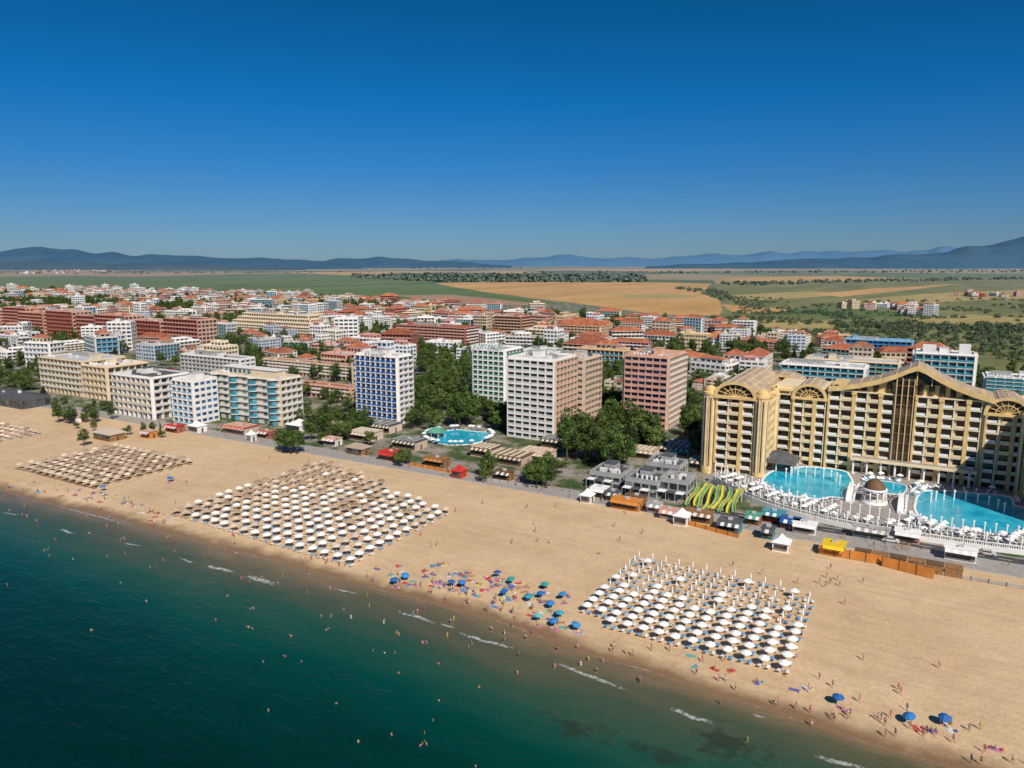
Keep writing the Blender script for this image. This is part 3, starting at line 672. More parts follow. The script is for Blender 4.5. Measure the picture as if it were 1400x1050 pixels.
# ---------------------------------------------------------------- umbrellas etc
def umbrella_mesh(name,k,r,h=2.35,thatch=False):
    mb=MB(); seg=8 if not thatch else 14; mb.cyl(0,0,0,h,.035,6,'wood' if thatch else 'metalw')
    mb.cyl(0,0,0,.25,.25,8,'concrete')
    if thatch:
        b=len(mb.v); pr=[(r,h-.75,.18),(r*.66,h-.35,.12),(r*.68,h-.42,.1),(r*.3,h-.05,.05),(.02,h+.12,0)]
        for rr,z,j in pr:
            for i in range(seg):
                t=2*math.pi*i/seg; q=rr*(1+ru(-j,j)*.5); mb.v.append((q*math.cos(t),q*math.sin(t),z+ru(-j,j)*.6))
        mi=mb.mi(k)
        for p in range(4):
            for i in range(seg): mb.f.append((b+p*seg+i,b+p*seg+(i+1)%seg,b+(p+1)*seg+(i+1)%seg,b+(p+1)*seg+i)); mb.m.append(mi)
    else:
        b=len(mb.v)
        for rr,z in ((r,h-.55),(r*.99,h-.42),(r*.55,h-.14),(.12,h+.06),(.01,h+.12)):
            for i in range(seg*2):
                t=2*math.pi*i/(seg*2); q=rr*(.95 if i%2 and rr>.2 else 1); mb.v.append((q*math.cos(t),q*math.sin(t),z-(.03 if i%2 and rr>.2 else 0)))
        mi=mb.mi(k); g=seg*2
        for p in range(4):
            for i in range(g): mb.f.append((b+p*g+i,b+p*g+(i+1)%g,b+(p+1)*g+(i+1)%g,b+(p+1)*g+i)); mb.m.append(mi)
        for i in range(seg):
            t=2*math.pi*i/seg; mb.beam((0,0,h-.7),(r*.75*math.cos(t),r*.75*math.sin(t),h-.32),.015,'metalw')
    return mb.mesh(name)
def closed_mesh():
    mb=MB(); mb.cyl(0,0,0,2.5,.035,6,'metalw'); mb.lathe(0,0,[(.05,.9),(.17,1.05),(.2,1.6),(.12,2.3),(.03,2.6)],8,'umb_white'); mb.cyl(0,0,0,.25,.25,8,'concrete'); return mb.mesh('closed_umbrella')
def lounger_mesh(frame,cush):
    mb=MB(); 
    for x in (-.27,.27):
        mb.box(x-.03,x+.03,-.9,.4,.28,.34,frame)
        for y in (-.8,.3): mb.box(x-.03,x+.03,y-.03,y+.03,0,.28,frame)
        mb.hexa([(x-.03,.4,.28),(x+.03,.4,.28),(x+.03,.95,.68),(x-.03,.95,.68),(x-.03,.4,.34),(x+.03,.4,.34),(x+.03,.95,.74),(x-.03,.95,.74)],frame)
    mb.box(-.3,.3,-.92,.4,.342,.40,cush); mb.hexa([(-.3,.41,.35),(.3,.41,.35),(.3,.97,.745),(-.3,.97,.745),(-.3,.39,.41),(.3,.39,.41),(.3,.95,.80),(-.3,.95,.80)],cush)
    return mb.mesh('sun_lounger')
W('cush_beige',(.55,.47,.38)); W('cush_white',(.76,.77,.78))
Mblue=objrand_mat('parasol_fabric',[(.01,.15,.45),(.02,.25,.55),(.03,.35,.5),(.02,.10,.35),(.1,.5,.55),(.02,.2,.5),(.01,.12,.4),(.02,.3,.3)])
Mtow=objrand_mat('towel',[(.6,.08,.08),(.1,.3,.6),(.7,.6,.2),(.6,.2,.4),(.1,.45,.45),(.7,.7,.7),(.5,.25,.08),(.15,.15,.4),(.55,.4,.5)])
UW=umbrella_mesh('beach_umbrella','umb_white',1.25); UWB=umbrella_mesh('beach_umbrella','umb_white',1.12); US=[umbrella_mesh('straw_umbrella','straw',1.35,2.5,True) for _ in range(3)]
UB=umbrella_mesh('parasol',Mblue,1.0,2.0); UC=closed_mesh(); UBG=umbrella_mesh('beach_umbrella',mat('umb_beige',(.68,.58,.46),orand=.25),1.25)
LB=lounger_mesh('wood','cush_beige'); LW=lounger_mesh('metalw','cush_white'); LBL=lounger_mesh('paint','bluelight'); LD=lounger_mesh('wood','brown')
def jit(q): return ru(-q,q)
for i in range(17):
    for j in range(17):
        s=-194+i*4.45; n=134+j*3.85
        if n>200-(s+194)*.33: continue
        if n>182-(s+194)*0.02 and s>-150: continue
        x=s+jit(.25); y=n+jit(.25)+ (s+194)*-.03; z=gz(x,y)
        pb=.12+.055*j-.03*i
        strawy=R()<pb or (i<3 and R()<.6)
        q=R()
        if strawy: put('straw_umbrella',random.choice(US),(x,y,z),R()*6)
        else: put('beach_umbrella',UW if q<.7 else UBG,(x,y,z),R(),1,None,(jit(.04),jit(.04),R()))
        for dx in (-.95,.95): put('sun_lounger',LB if strawy else (LBL if R()<.4 else LW),(x+dx,y-.6+jit(.15),gz(x,y-.6)),jit(.12)+math.pi)
for i in range(12):
    for j in range(10):
        x=-288+i*4.2+jit(.2)+j*.25; y=137+j*3.9+jit(.2); z=gz(x,y)
        if R()<.7: put('straw_umbrella',random.choice(US),(x,y,z),R()*6)
        else: put('beach_umbrella',UBG,(x,y,z),R()*6)
        for dx in (-.95,.95): put('sun_lounger',LD if R()<.6 else LB,(x+dx,y-.6,gz(x,y-.6)),jit(.1)+math.pi)
for i in range(11):
    for j in range(6):
        x=-382+i*4.2+jit(.2); y=150+j*4+jit(.2); put('beach_umbrella' if R()<.5 else 'straw_umbrella',random.choice(US+[UBG,UBG]),(x,y,gz(x,y)),R()*6)
        for dx in (-.95,.95): put('sun_lounger',LW,(x+dx,y-.6,gz(x,y-.6)),math.pi)
for i in range(13):
    for j in range(12):
        x=-60+i*3.45; y=134.5+j*3.25; 
        if j==0 and i<2: continue
        x+=jit(.15); y+=jit(.15); z=gz(x,y)
        op=(j<5) or (j<8 and R()<.55) or R()<.08
        if i>9 and j>8 and R()<.3: continue
        put('beach_umbrella' if op else 'closed_umbrella',UWB if op else UC,(x,y,z),R(),1,None,(jit(.04),jit(.04),R()))
        for dx in (-.8,.8): put('sun_lounger',LBL if R()<.55 else LW,(x+dx,y-.5+jit(.1),gz(x,y)),jit(.1)+math.pi)
for k in range(4):
    for i in range(38):
        x=-60+i*2.85+k*.8; yb=yedge(x)
        y=yb+2.0+k*2.6
        if x>48 or (-19<x<-2 and k>1): continue
        if y>257 or inpoly(x,y+2,PB1) or inpoly(x,y+2,PB2): continue
        if k!=1 or i%2: put('beach_umbrella' if i%3 else 'closed_umbrella',UWB if i%3 else UC,(x,y,TZ),R())
        for dx in (-.7,.7): put('sun_lounger',LW if R()<.85 else LBL,(x+dx,y-.4,TZ),math.pi+jit(.2))
# loungers ringing the pools
for PB in (PB1,PB2,PB3):
    cx=sum(p[0] for p in PB)/len(PB); cy=sum(p[1] for p in PB)/len(PB)
    for ring in (1,2):
        for i in range(len(PB)*2):
            p=PB[i//2]; q=PB[(i//2+1)%len(PB)]; t=.5*(i%2); x=p[0]+(q[0]-p[0])*t; y=p[1]+(q[1]-p[1])*t
            d=math.hypot(x-cx,y-cy); e=(d+1.9*ring+.4)/d; x=cx+(x-cx)*e; y=cy+(y-cy)*e
            if y>277 or y<yedge(x)+2 or R()<.12 or (x+11)**2+(y-247)**2<30 or abs(x+17.5)<2 or abs(x+3)<2 or (abs(x+44)<8 and y>264) or x>28 or x<-47: continue
            if any(inpoly(x,y,Q) for Q in (PB1,PB2,PB3)): continue
            put('sun_lounger',LW if R()<.85 else LBL,(x,y,TZ),math.atan2(y-cy,x-cx)-math.pi/2)
            if i%6==0 and ring==2: put('beach_umbrella',UWB,(x+.8,y,TZ),R())
# ---------------------------------------------------------------- people
Mskin=objrand_mat('skin',[(.45,.24,.15),(.55,.32,.22),(.36,.18,.10),(.5,.27,.17)],.6)
Msuit=objrand_mat('swimwear',[(.02,.03,.10),(.5,.03,.04),(.02,.02,.02),(.6,.1,.25),(.05,.3,.35),(.6,.5,.1),(.7,.7,.7),(.1,.1,.4)])
Mhair=objrand_mat('hair',[(.03,.018,.01),(.08,.045,.02),(.3,.2,.09),(.02,.015,.01)])
def person_mesh(pose,fem):
    w=.15 if fem else .18; hp=.1
    V=[('pel',(0,0,.95),.125),('sp',(0,.01,1.13),.105 if fem else .12),('ch',(0,0,1.32),.13 if fem else .15),('nk',(0,-.01,1.49),.05),('hd',(0,.015,1.59),.085),('ht',(0,0,1.68),.08)]
    E=[(0,1),(1,2),(2,3),(3,4),(4,5)]; nm={v[0]:i for i,v in enumerate(V)}
    def add(n_,p,r,par):
        nm[n_]=len(V); V.append((n_,p,r)); E.append((nm[par],nm[n_]))
    for sd,S in (('l',-1),('r',1)):
        ph=S if pose=='walk' else 0
        if pose=='sit':
            V0=(S*hp,.02,.14); kn=(S*.16,.42,.48); an=(S*.16,.74,.09); to=(S*.17,.88,.05); el=(S*(w+.1),-.12,.38); wr=(S*(w+.1),-.22,.12); pa=(S*(w+.12),-.20,.05); sh=(S*w,-.06,.60)
        else:
            V0=(S*hp,0,.88); kn=(S*.11,.02+.17*ph,.50); an=(S*.11,(-.0+.30*ph) if ph>=0 else -.38,.09 if ph>=0 else .14); to=(S*.12,an[1]+.16,an[2]-.05)
            sh=(S*w,0,1.41); el=(S*(w+.07),-.14*ph,1.14); wr=(S*(w+.09),.06-.12*ph,.90); pa=(wr[0],wr[1]+.02,.82)
            if pose=='arm' and S==1: el=(w+.22,.05,1.45); wr=(w+.20,.12,1.70); pa=(w+.20,.14,1.78)
        add('sh'+sd,sh,.055,'ch'); add('el'+sd,el,.042,'sh'+sd); add('wr'+sd,wr,.028,'el'+sd); add('pa'+sd,pa,.033,'wr'+sd)
        d=(Vector(pa)-Vector(wr)).normalized()
        for f in range(4):
            q=Vector(pa)+d*(.085-.008*abs(f-1.5))+Vector((0,(f-1.5)*.022,0)); add('f%d%s'%(f,sd),tuple(q),.009,'pa'+sd)
        q=Vector(pa)+Vector((0,.06,.0))+d*.02; add('th'+sd,tuple(q),.01,'pa'+sd)
        add('hi'+sd,V0,.088,'pel'); add('kn'+sd,kn,.056,'hi'+sd); add('an'+sd,an,.036,'kn'+sd); add('to'+sd,to,.032,'an'+sd)
    add('nose',(0,.115,1.585),.014,'hd')
    if pose=='sit':
        rep={'pel':(0,0,.14),'sp':(0,-.03,.32),'ch':(0,-.06,.52),'nk':(0,-.05,.68),'hd':(0,-.03,.78),'ht':(0,-.05,.87),'nose':(0,.07,.78)}
        V=[(a,rep.get(a,p),r) for a,p,r in V]
    me=bpy.data.meshes.new('sk'); me.from_pydata([v[1] for v in V],E,[]); ob=bpy.data.objects.new('sk',me); COL.objects.link(ob)
    ob.modifiers.new('S','SKIN')
    for i,v in enumerate(V):
        d=me.skin_vertices[0].data[i]; d.radius=(v[2],v[2]*(.8 if v[0] in('ch','sp','pel') else 1)); d.use_root=(i==0)
    sb=ob.modifiers.new('U','SUBSURF'); sb.levels=1
    dg=bpy.context.evaluated_depsgraph_get(); em=bpy.data.meshes.new_from_object(ob.evaluated_get(dg)); bpy.data.objects.remove(ob)
    em.materials.clear()
    for k in (Mskin,Msuit,Mhair): em.materials.append(k)
    for p in em.polygons:
        c=p.center; best=min(V,key=lambda v:(Vector(v[1])-c).length-v[2]); n_=best[0]; mi=0
        if n_ in('pel','hil','hir'): mi=1
        if fem and n_=='ch' : mi=1
        hd=[v for v in V if v[0]=='hd'][0][1]
        if n_=='ht' or (n_ in('hd','nk') and c.y<hd[1]-.03 and c.z>hd[2]-(.12 if fem else .05)): mi=2
        p.material_index=mi; p.use_smooth=True
    em.name='person'; return em
PM={}
for ps in('stand','walk','sit','arm'):
    for f in (0,1): PM[(ps,f)]=person_mesh(ps,f)
def person(s,n,ps=None,z=None,lie=False):
    f=random.randint(0,1); ps=ps or random.choice(['stand','walk','walk','stand','arm']); z=gz(s,n) if z is None else z
    nm='woman' if f else 'man'
    if lie:
        put(nm,PM[('stand',f)],(s,n,z+.16),0,1,None,(math.pi/2*(-1),0,R()*6.28)); return
    put(nm,PM[(ps,f)],(s,n,z),R()*6.28,ru(.92,1.04))
def bather(s,n):
    off=n-shore(s); dz=min(-.35,max(-1.15,off*.06)); person(s,n,random.choice(['stand','walk','arm']),WL+dz)
for a,b in [(60,753),(66,752),(100,765),(165,740),(170,738),(200,822),(342,833),(346,832),(340,858),(345,860),(295,848),(450,860),(446,862),(480,845),(510,890),(526,893),(540,893),(578,880),(583,880),(600,908),(655,940),(645,882),(545,921),(390,898),(412,905),(367,972),(460,962),(575,1020),(583,1018),(580,1002),(535,1005),(600,958),(592,985),(125,862),(10,800),(165,797),(205,776),(212,775),(690,868),(727,868),(762,890),(790,888),(525,852),(545,868),(580,835),(470,835),(420,812),(280,760),(345,775),(380,800),(44,740),(650,1048),(490,1015),(155,700),(360,905),(398,870)]:
    bather(*U(a,b,WL))
for _ in range(60):
    s=ru(-260,-20); bather(s,shore(s)-abs(random.gauss(0,10))-1)
for a,b in [(1105,945),(1120,930),(1138,940),(1228,945),(1231,951),(1240,972),(1285,990),(1300,991),(1325,999),(1340,998),(1205,983),(1210,990),(1060,963),(1064,962),(1130,792),(1145,795),(1120,800),(752,745),(735,743),(590,750),(597,748),(840,722),(855,703),(1175,960),(990,905),(1180,905),(1110,990),(885,695),(700,745),(660,690),(240,690),(575,735),(760,695),(820,760),(1090,800),(510,795),(505,828),(330,790),(230,735),(180,690),(70,655),(640,885),(610,820),(700,855),(320,735),(1135,800),(1148,803),(1128,805),(230,655),(237,658)]:
    s,n=U(a,b,-.3); person(s,n)
def towel():
    mb=MB(); 
    for i in range(4): mb.hexa([(-.45,-.9+i*.45,.01),(.45,-.9+i*.45,.01),(.45,-.45+i*.45,.01),(-.45,-.45+i*.45,.01),(-.45,-.9+i*.45,.05+.02*(i%2)),(.45,-.9+i*.45,.04),(.45,-.45+i*.45,.05),(-.45,-.45+i*.45,.04+.02*((i+1)%2))],Mtow)
    return mb.mesh('beach_towel')
TW=towel()
def bag():
    mb=MB(); mb.lathe(0,0,[(.01,0),(.25,0),(.28,.2),(.2,.35),(.01,.36)],8,Mtow); mb.beam((-.15,0,.3),(0,0,.55),.02,'brown'); mb.beam((.15,0,.3),(0,0,.55),.02,'brown'); return mb.mesh('beach_bag')
BG=bag()
def camp(s,n):
    z=gz(s,n); a=R()*6
    put('beach_towel',TW,(s,n,z),a)
    q=R()
    if q<.35: person(s,n,'sit',z+.04)
    elif q<.65: person(s,n,None,z+.05,lie=True)
    if R()<.6: put('beach_bag',BG,(s+1,n+jit(.6),z),R())
for _ in range(85):
    s=ru(-112,-66)+jit(6); n=shore(s)+ru(5,19); camp(s,n)
for _ in range(65): s=ru(-150,20); n=shore(s)+ru(2.5,9); person(s,n)
for _ in range(28): s=ru(-270,-190); n=shore(s)+ru(4,14); camp(s,n)
for _ in range(22): s=ru(-300,-150); n=shore(s)+ru(1,10); person(s,n)
for _ in range(10): s=ru(-60,20); n=ru(128,132); camp(s,n)
for _ in range(26): s=ru(-230,40); person(s,ru(140,200))
for _ in range(45): s=ru(-60,-17); person(s,ru(133,172),random.choice(['stand','sit','sit']))
for a,b in [(1145,962),(1245,988),(1290,990),(735,850),(740,820),(770,822),(765,846),(617,803),(632,803),(680,792),(553,792),(745,808),(722,822),(690,817),(752,832),(758,855),(785,860),(540,798),(700,800),(232,660),(140,672)]:
    s,n=U(a,b,-.3); put('parasol',UB,(s,n,gz(s,n)),R()*3,1,None,(jit(.25),jit(.25),R()*3)); camp(s+.8,n-1)
for _ in range(90):
    s=ru(-330,60); person(s,ru(207,214),random.choice(['stand','walk']),.12)
# ---------------------------------------------------------------- promenade, streets
mb=MB(); mb.box(-900,500,206,214.5,-.3,.10,'paving'); mb.box(-900,500,205.6,205.997,-.3,.16,'kerb'); mb.box(-900,500,214.503,214.8,-.3,.18,'kerb'); mb.obj('promenade',(0,210,0))
mb=MB(); mb.box(-60,300,214.9,219.6,-.05,.012,'asphalt'); mb.box(-60,300,219.6,219.9,-.05,.13,'kerb')
for i in range(60): mb.box(-58+i*6,-55+i*6,217.2,217.35,.012,.017,'paint')
mb.obj('road',(0,217,0))
for q,(n_) in enumerate((330,420,540,700,880)):
    mb=MB(); mb.box(-1500,500,n_-4,n_+4,-.05,.015,'asphalt'); mb.box(-1500,500,n_-4.3,n_-4,-.05,.13,'kerb'); mb.box(-1500,500,n_+4,n_+4.3,-.05,.13,'kerb')
    for i in range(160): mb.box(-1500+i*12,-1496+i*12,n_-.08,n_+.08,.015,.02,'paint')
    mb.obj('street',(0,n_,0)); KEEP.append((-1500,500,n_-5,n_+5))
# ---------------------------------------------------------------- kiosks and beach bars
def kiosk(s,n,w,d,h,wall,roof,style=0,awn='white',z=0):
    mb=MB(); mb.box(s-w/2,s+w/2,n-d/2,n+d/2,z,z+h,wall)
    mb.box(s-w/2+.3,s+w/2-.3,n-d/2-.02,n-d/2+.1,z+1.0,z+h-.5,'glass'); mb.box(s-w/2+.2,s+w/2-.2,n-d/2-.4,n-d/2-.021,z+.85,z+.98,'wood')
    mb.box(s+w/2-.05,s+w/2+.03,n-.5,n+.5,z,z+2.1,'brown')
    if style==0:
        mb.box(s-w/2-.3,s+w/2+.3,n-d/2-.3,n+d/2+.3,z+h,z+h+.2,roof)
        k=max(2,int(w/1))
        for i in range(k):
            a=s-w/2+w*i/k; b=a+w/k; mb.hexa([(a,n-d/2-1.6,z+h-.7),(b,n-d/2-1.6,z+h-.7),(b,n-d/2-.3,z+h-.1),(a,n-d/2-.3,z+h-.1),(a,n-d/2-1.6,z+h-.66),(b,n-d/2-1.6,z+h-.66),(b,n-d/2-.3,z+h-.06),(a,n-d/2-.3,z+h-.06)],awn if i%2 else roof)
        mb.box(s-.6,s+.6,n-.4,n+.4,z+h+.2,z+h+.8,'lightgrey')
    elif style==1:
        hiproof(mb,s-w/2,s+w/2,n-d/2,n+d/2,z+h,min(w,d)*.3,.6,roof)
    elif style==2:
        q=[(s-w/2-.4,n-d/2-.4,z+h),(s+w/2+.4,n-d/2-.4,z+h),(s+w/2+.4,n+d/2+.4,z+h),(s-w/2-.4,n+d/2+.4,z+h)]; m=[(s+(x-s)*.4,n+(y-n)*.4,z+h+.9) for x,y,_ in q]
        for i in range(4): mb.poly([q[i],q[(i+1)%4],m[(i+1)%4],m[i]],roof); mb.poly([m[i],m[(i+1)%4],(s,n,z+h+2.2)],roof)
    return mb
def K(a,b,w,d,h,wall,roof,style=0,awn='white',name='beach_kiosk'):
    s,n=U(a,b); kiosk(s,n,w,d,h,wall,roof,style,awn).obj(name,(s,n,0)); keep(s-w/2,s+w/2,n-d/2,n+d/2,1)
K(857,695,9,3.5,3,'orange','orange',0,'orange'); K(932,716,4,4,2.8,'white','umb_white',2,name='market_tent'); K(955,712,8,3,3,'wood','wood'); K(998,725,6,4.5,3,'teal','darkgrey')
K(803,686,3.5,3.5,2.5,'white','umb_white',2,name='market_tent'); K(1068,752,4,3.5,2.5,'umb_white','umb_white',2,name='market_tent'); K(895,700,4,3,3,'white','grey'); K(1058,712,6,3,3,'red','teal')
K(1080,722,5,3,3,'wood','bluepanel'); K(1140,757,5,4,3,'wood','yellow',0,'yellow'); K(1312,765,7,3,3.2,'white','umb_white'); K(1240,740,6,3,3,'pink','umb_white'); K(1190,735,9,2.5,3,'lightgrey','concrete'); K(1050,735,3.2,3,3,'teal','darkgrey')
K(628,652,4,4,2.6,'red','red',2); K(535,628,8,5,3.2,'wood','red',0,'red',name='beach_bar'); K(598,636,9,4,3,'wood','wood',0,'orange',name='beach_bar'); K(344,603,3,3,3,'white','umb_white',2,name='market_tent'); K(410,588,9,9,3.2,'white','umb_white',2,name='market_tent')
K(150,600,12,7,3.2,'wood','straw',1,name='beach_bar'); K(105,575,10,7,3,'white','straw',1,name='beach_bar'); K(490,620,8,5,3,'wood','straw',1,name='beach_bar'); K(205,598,6,4,3,'orange','salmon'); K(270,590,7,5,3,'white','umb_white',2,name='market_tent'); K(365,598,7,4,3,'brickred','terra'); K(455,608,7,4,3,'white','salmon'); K(240,590,8,4,3,'brickred','red')
K(870,690,6,3,3,'wood','brown'); K(690,655,6,3,3,'wood','brown')
K(820,678,5,4,3,'darkgrey','umb_white'); K(838,684,4,3,3,'lightgrey','darkgrey'); K(915,708,5,3,2.8,'white','pink'); K(1100,728,6,3,3,'white','umb_white'); K(1030,716,4,3,3,'wood','greenpanel')
def fence(pa,pb,h,k,name='timber_fence',step=3.0):
    s0,n0=U(*pa); s1,n1=U(*pb); Ln=math.hypot(s1-s0,n1-n0); m=int(Ln/step); mb=MB(); dx,dy=(s1-s0)/Ln,(n1-n0)/Ln; F=(s0,n0,dx,dy,dy,-dx)
    for i in range(m):
        a=i*Ln/m; b=(i+1)*Ln/m; mb.fb(F,a,a+.2,-.1,.14,0,h+.15,'brown'); mb.fb(F,a+.2,b,0,.08,.1,h,k); mb.fb(F,a+.2,b,-.1,-.005,h-.3,h-.15,'wood')
    mb.obj(name,(s0,n0,0))
fence((1118,757),(1205,772),2.4,'orange'); fence((1205,774),(1276,792),2.6,'orange'); fence((936,716),(1010,736),1.2,'orange'); fence((650,655),(740,668),1.0,'concrete'); fence((560,636),(640,652),1.3,'orange'); fence((1280,785),(1400,806),.9,'concrete')
s,n=U(1240,778); 
mb=MB()
for i in range(6): mb.box(s-12+i*4,s-8.3+i*4,n,n+3,0,2.2,'wood'); mb.box(s-12.1+i*4,s-8.2+i*4,n-.1,n+3.1,2.2,2.35,'wood' if i%2 else 'brown')
mb.obj('storage_huts',(s,n,0))
def hall(s0,s1,n0,n1,h,roof):
    mb=MB(); bldg('x',s0,s1,n0,n1,h,2,'grey',('g','g','g','g'),glass='glass',mb=mb,roofmat=roof,units=14,proud=.2,bw=3,pier=.4,sill=.3)
    for i in range(4):
        a=s0+2+(s1-s0-5)*i/4; mb.box(a,a+2.2,n0+3,n1-5,h+.1,h+.7,'glass')
    for i in range(int((s1-s0)/3)): mb.box(s0+i*3,s0+i*3+2.6,n0-3.2,n0-.4,3.0,3.12,'darkgrey' if i%2 else 'umb_white'); mb.box(s0+i*3,s0+i*3+.1,n0-3.2,n0-3.1,0,3.0,'metalw')
    mb.obj('beach_club',((s0+s1)/2,n0,0))
hall(-97,-86,223,235,4.5,'darkgrey'); hall(-83,-72,220,232,5,'darkgrey'); hall(-72,-63,222,232,6,'grey'); hall(-82,-70,236.5,246,6.5,'darkgrey')
for i,(a,b,w,d,r) in enumerate([(700,632,14,10,'brown'),(735,628,12,9,'salmon'),(665,622,10,8,'brown'),(560,612,12,8,'darkgrey'),(500,600,12,9,'straw'),(460,590,12,9,'terra'),(330,592,14,8,'red'),(925,620,12,10,'darkgrey'),(960,640,8,8,'darkgrey'),(760,610,10,8,'darkgrey'),(520,588,18,9,'darkgrey'),(880,625,10,8,'straw')]):
    s,n=U(a,b); 
    mb=kiosk(s,n,w,d,3.6,'beige',r,0,'cream'); 
    for j in range(5): mb.box(s-w/2+j*w/5,s-w/2+j*w/5+w/9,n-d/2,n+d/2,3.8,3.9,'cream' if r!='darkgrey' else 'grey')
    mb.obj('restaurant',(s,n,0)); keep(s-w/2,s+w/2,n-d/2,n+d/2,1)
s,n=U(627,598); pool(blob(s,n,12,13,seed=8,amp=.25),.1); keep(s-12,s+12,n-12,n+12,1)
s2,n2=U(597,598); mb=MB(); mb.lathe(s2,n2,[(4.5,2.8),(3,3.6),(.2,5)],12,'greenpanel'); 
for i in range(8): mb.beam((s2+4*math.cos(i*.785),n2+4*math.sin(i*.785),0),(s2+4*math.cos(i*.785),n2+4*math.sin(i*.785),3),.1,'umb_white')
mb.obj('pool_bar',(s2,n2,0))
for i in range(40):
    t=R()*6.28; put('beach_umbrella',UWB,(s+15*math.cos(t),n+15*math.sin(t),.1),R()); put('sun_lounger',LBL if R()<.5 else LW,(s+14*math.cos(t+.1),n+14*math.sin(t+.1),.1),t)
s,n=U(910,633); pool(blob(s,n,5,9,seed=2),.1); keep(s-6,s+6,n-10,n+10,1)
s,n=U(935,608); pool(blob(s,n,4,6,seed=4),.1); keep(s-6,s+6,n-8,n+8,1)
for i in range(14): t=R()*6.28; put('sun_lounger',LBL,(s+8*math.cos(t),n+9*math.sin(t),.1),t)
mb=MB(); s,n=U(978,690)
for i in range(9):
    x=s-8+i*1.75+.3*math.sin(i*2.1); k='yellow' if i%2 else 'greenpanel'; e=math.sin(i*1.7)
    pts=[(n+7+e,4.2),(n+5,3.4),(n+2.5,2.2+.3*e),(n-.5,1.5),(n-3.5,.7),(n-6+e,.35)]
    for q_,((a,za),(b,zb)) in enumerate(zip(pts,pts[1:])):
        xa=x+.5*math.sin(q_*1.2+i); xb=x+.5*math.sin((q_+1)*1.2+i)
        mb.hexa([(xa,a,za-.12),(xa+1.1,a,za-.12),(xb+1.1,b,zb-.12),(xb,b,zb-.12),(xa,a,za),(xa+1.1,a,za),(xb+1.1,b,zb),(xb,b,zb)],k)
        for q in (0,1.0): mb.hexa([(xa+q,a,za),(xa+q+.1,a,za),(xb+q+.1,b,zb),(xb+q,b,zb),(xa+q,a,za+.4),(xa+q+.1,a,za+.4),(xb+q+.1,b,zb+.4),(xb+q,b,zb+.4)],'greenpanel' if k=='yellow' else 'yellow')
    mb.beam((x+.8,n+7,0),(x+.8,n+7,4.1),.15,'metalw')
mb.obj('water_slide',(s,n,0)); keep(s-10,s+10,n-8,n+8,1)
s,n=U(1020,703); keep(s-8,s+8,n-8,n+8,1)
def lampm():
    mb=MB(); mb.cyl(0,0,0,6,.09,6,'darkgrey',.05); mb.beam((0,0,5.9),(0,-1.1,6.2),.04,'darkgrey'); mb.box(-.15,.15,-1.5,-.9,6.12,6.24,'lightgrey'); mb.cyl(0,0,0,.4,.18,8,'darkgrey'); return mb.mesh('street_lamp')
LM=lampm()
for i in range(22): put('street_lamp',LM,(-330+i*18,214.0,.1),0)
def carm():
    m=MB(); Mc=objrand_mat('car_paint',[(.7,.7,.7),(.02,.02,.02),(.3,.3,.32),(.4,.02,.02),(.03,.08,.25),(.6,.6,.58)],.25)
    prof=[(-2.1,.35),(-2.15,.75),(-1.9,.95),(-1.5,1.0),(-1.0,1.42),(.6,1.45),(1.2,1.0),(2.0,.85),(2.15,.6),(2.1,.35)]
    for y0,y1 in ((-.85,.85),):
        m.poly([(x,y0,z) for x,z in prof],Mc); m.poly([(x,y1,z) for x,z in prof],Mc)
        for (a,za),(b,zb) in zip(prof,prof[1:]): m.poly([(a,y0,za),(b,y0,zb),(b,y1,zb),(a,y1,za)],'glass' if (a,b) in((-1.5,-1.0),(.6,1.2)) else Mc)
    for y in (-.86,.86): m.poly([(-1.35,y,1.0),(-.95,y,1.36),(.55,y,1.38),(1.05,y,1.0)],'glass')
    for x in (-1.35,1.35):
        for y in (-.8,.8):
            b=len(m.v)
            for yy in (y-.1,y+.1):
                for i in range(12): t=i*math.pi/6; m.v.append((x+.33*math.cos(t),yy,.33+.33*math.sin(t)))
            mi=m.mi('darkgrey')
            for i in range(12): m.f.append((b+i,b+(i+1)%12,b+12+(i+1)%12,b+12+i)); m.m.append(mi)
            m.f.append(tuple(range(b,b+12))); m.m.append(mi); m.f.append(tuple(range(b+12,b+24))); m.m.append(mi)
    return m.mesh('car')
CM=carm()
for n_ in (330,420,540,700):
    for _ in range(40): put('car',CM,(ru(-900,200),n_+random.choice([-2,2,-3.2,3.2]),.02),random.choice([0,math.pi]))
for i in range(7): put('car',CM,(ru(-40,80),random.choice([216,218.4]),.02),0)
for i in range(26): put('car',CM,(-330+i*2.7-(i//13)*35,262+(i//13)*7,.0),math.pi/2)
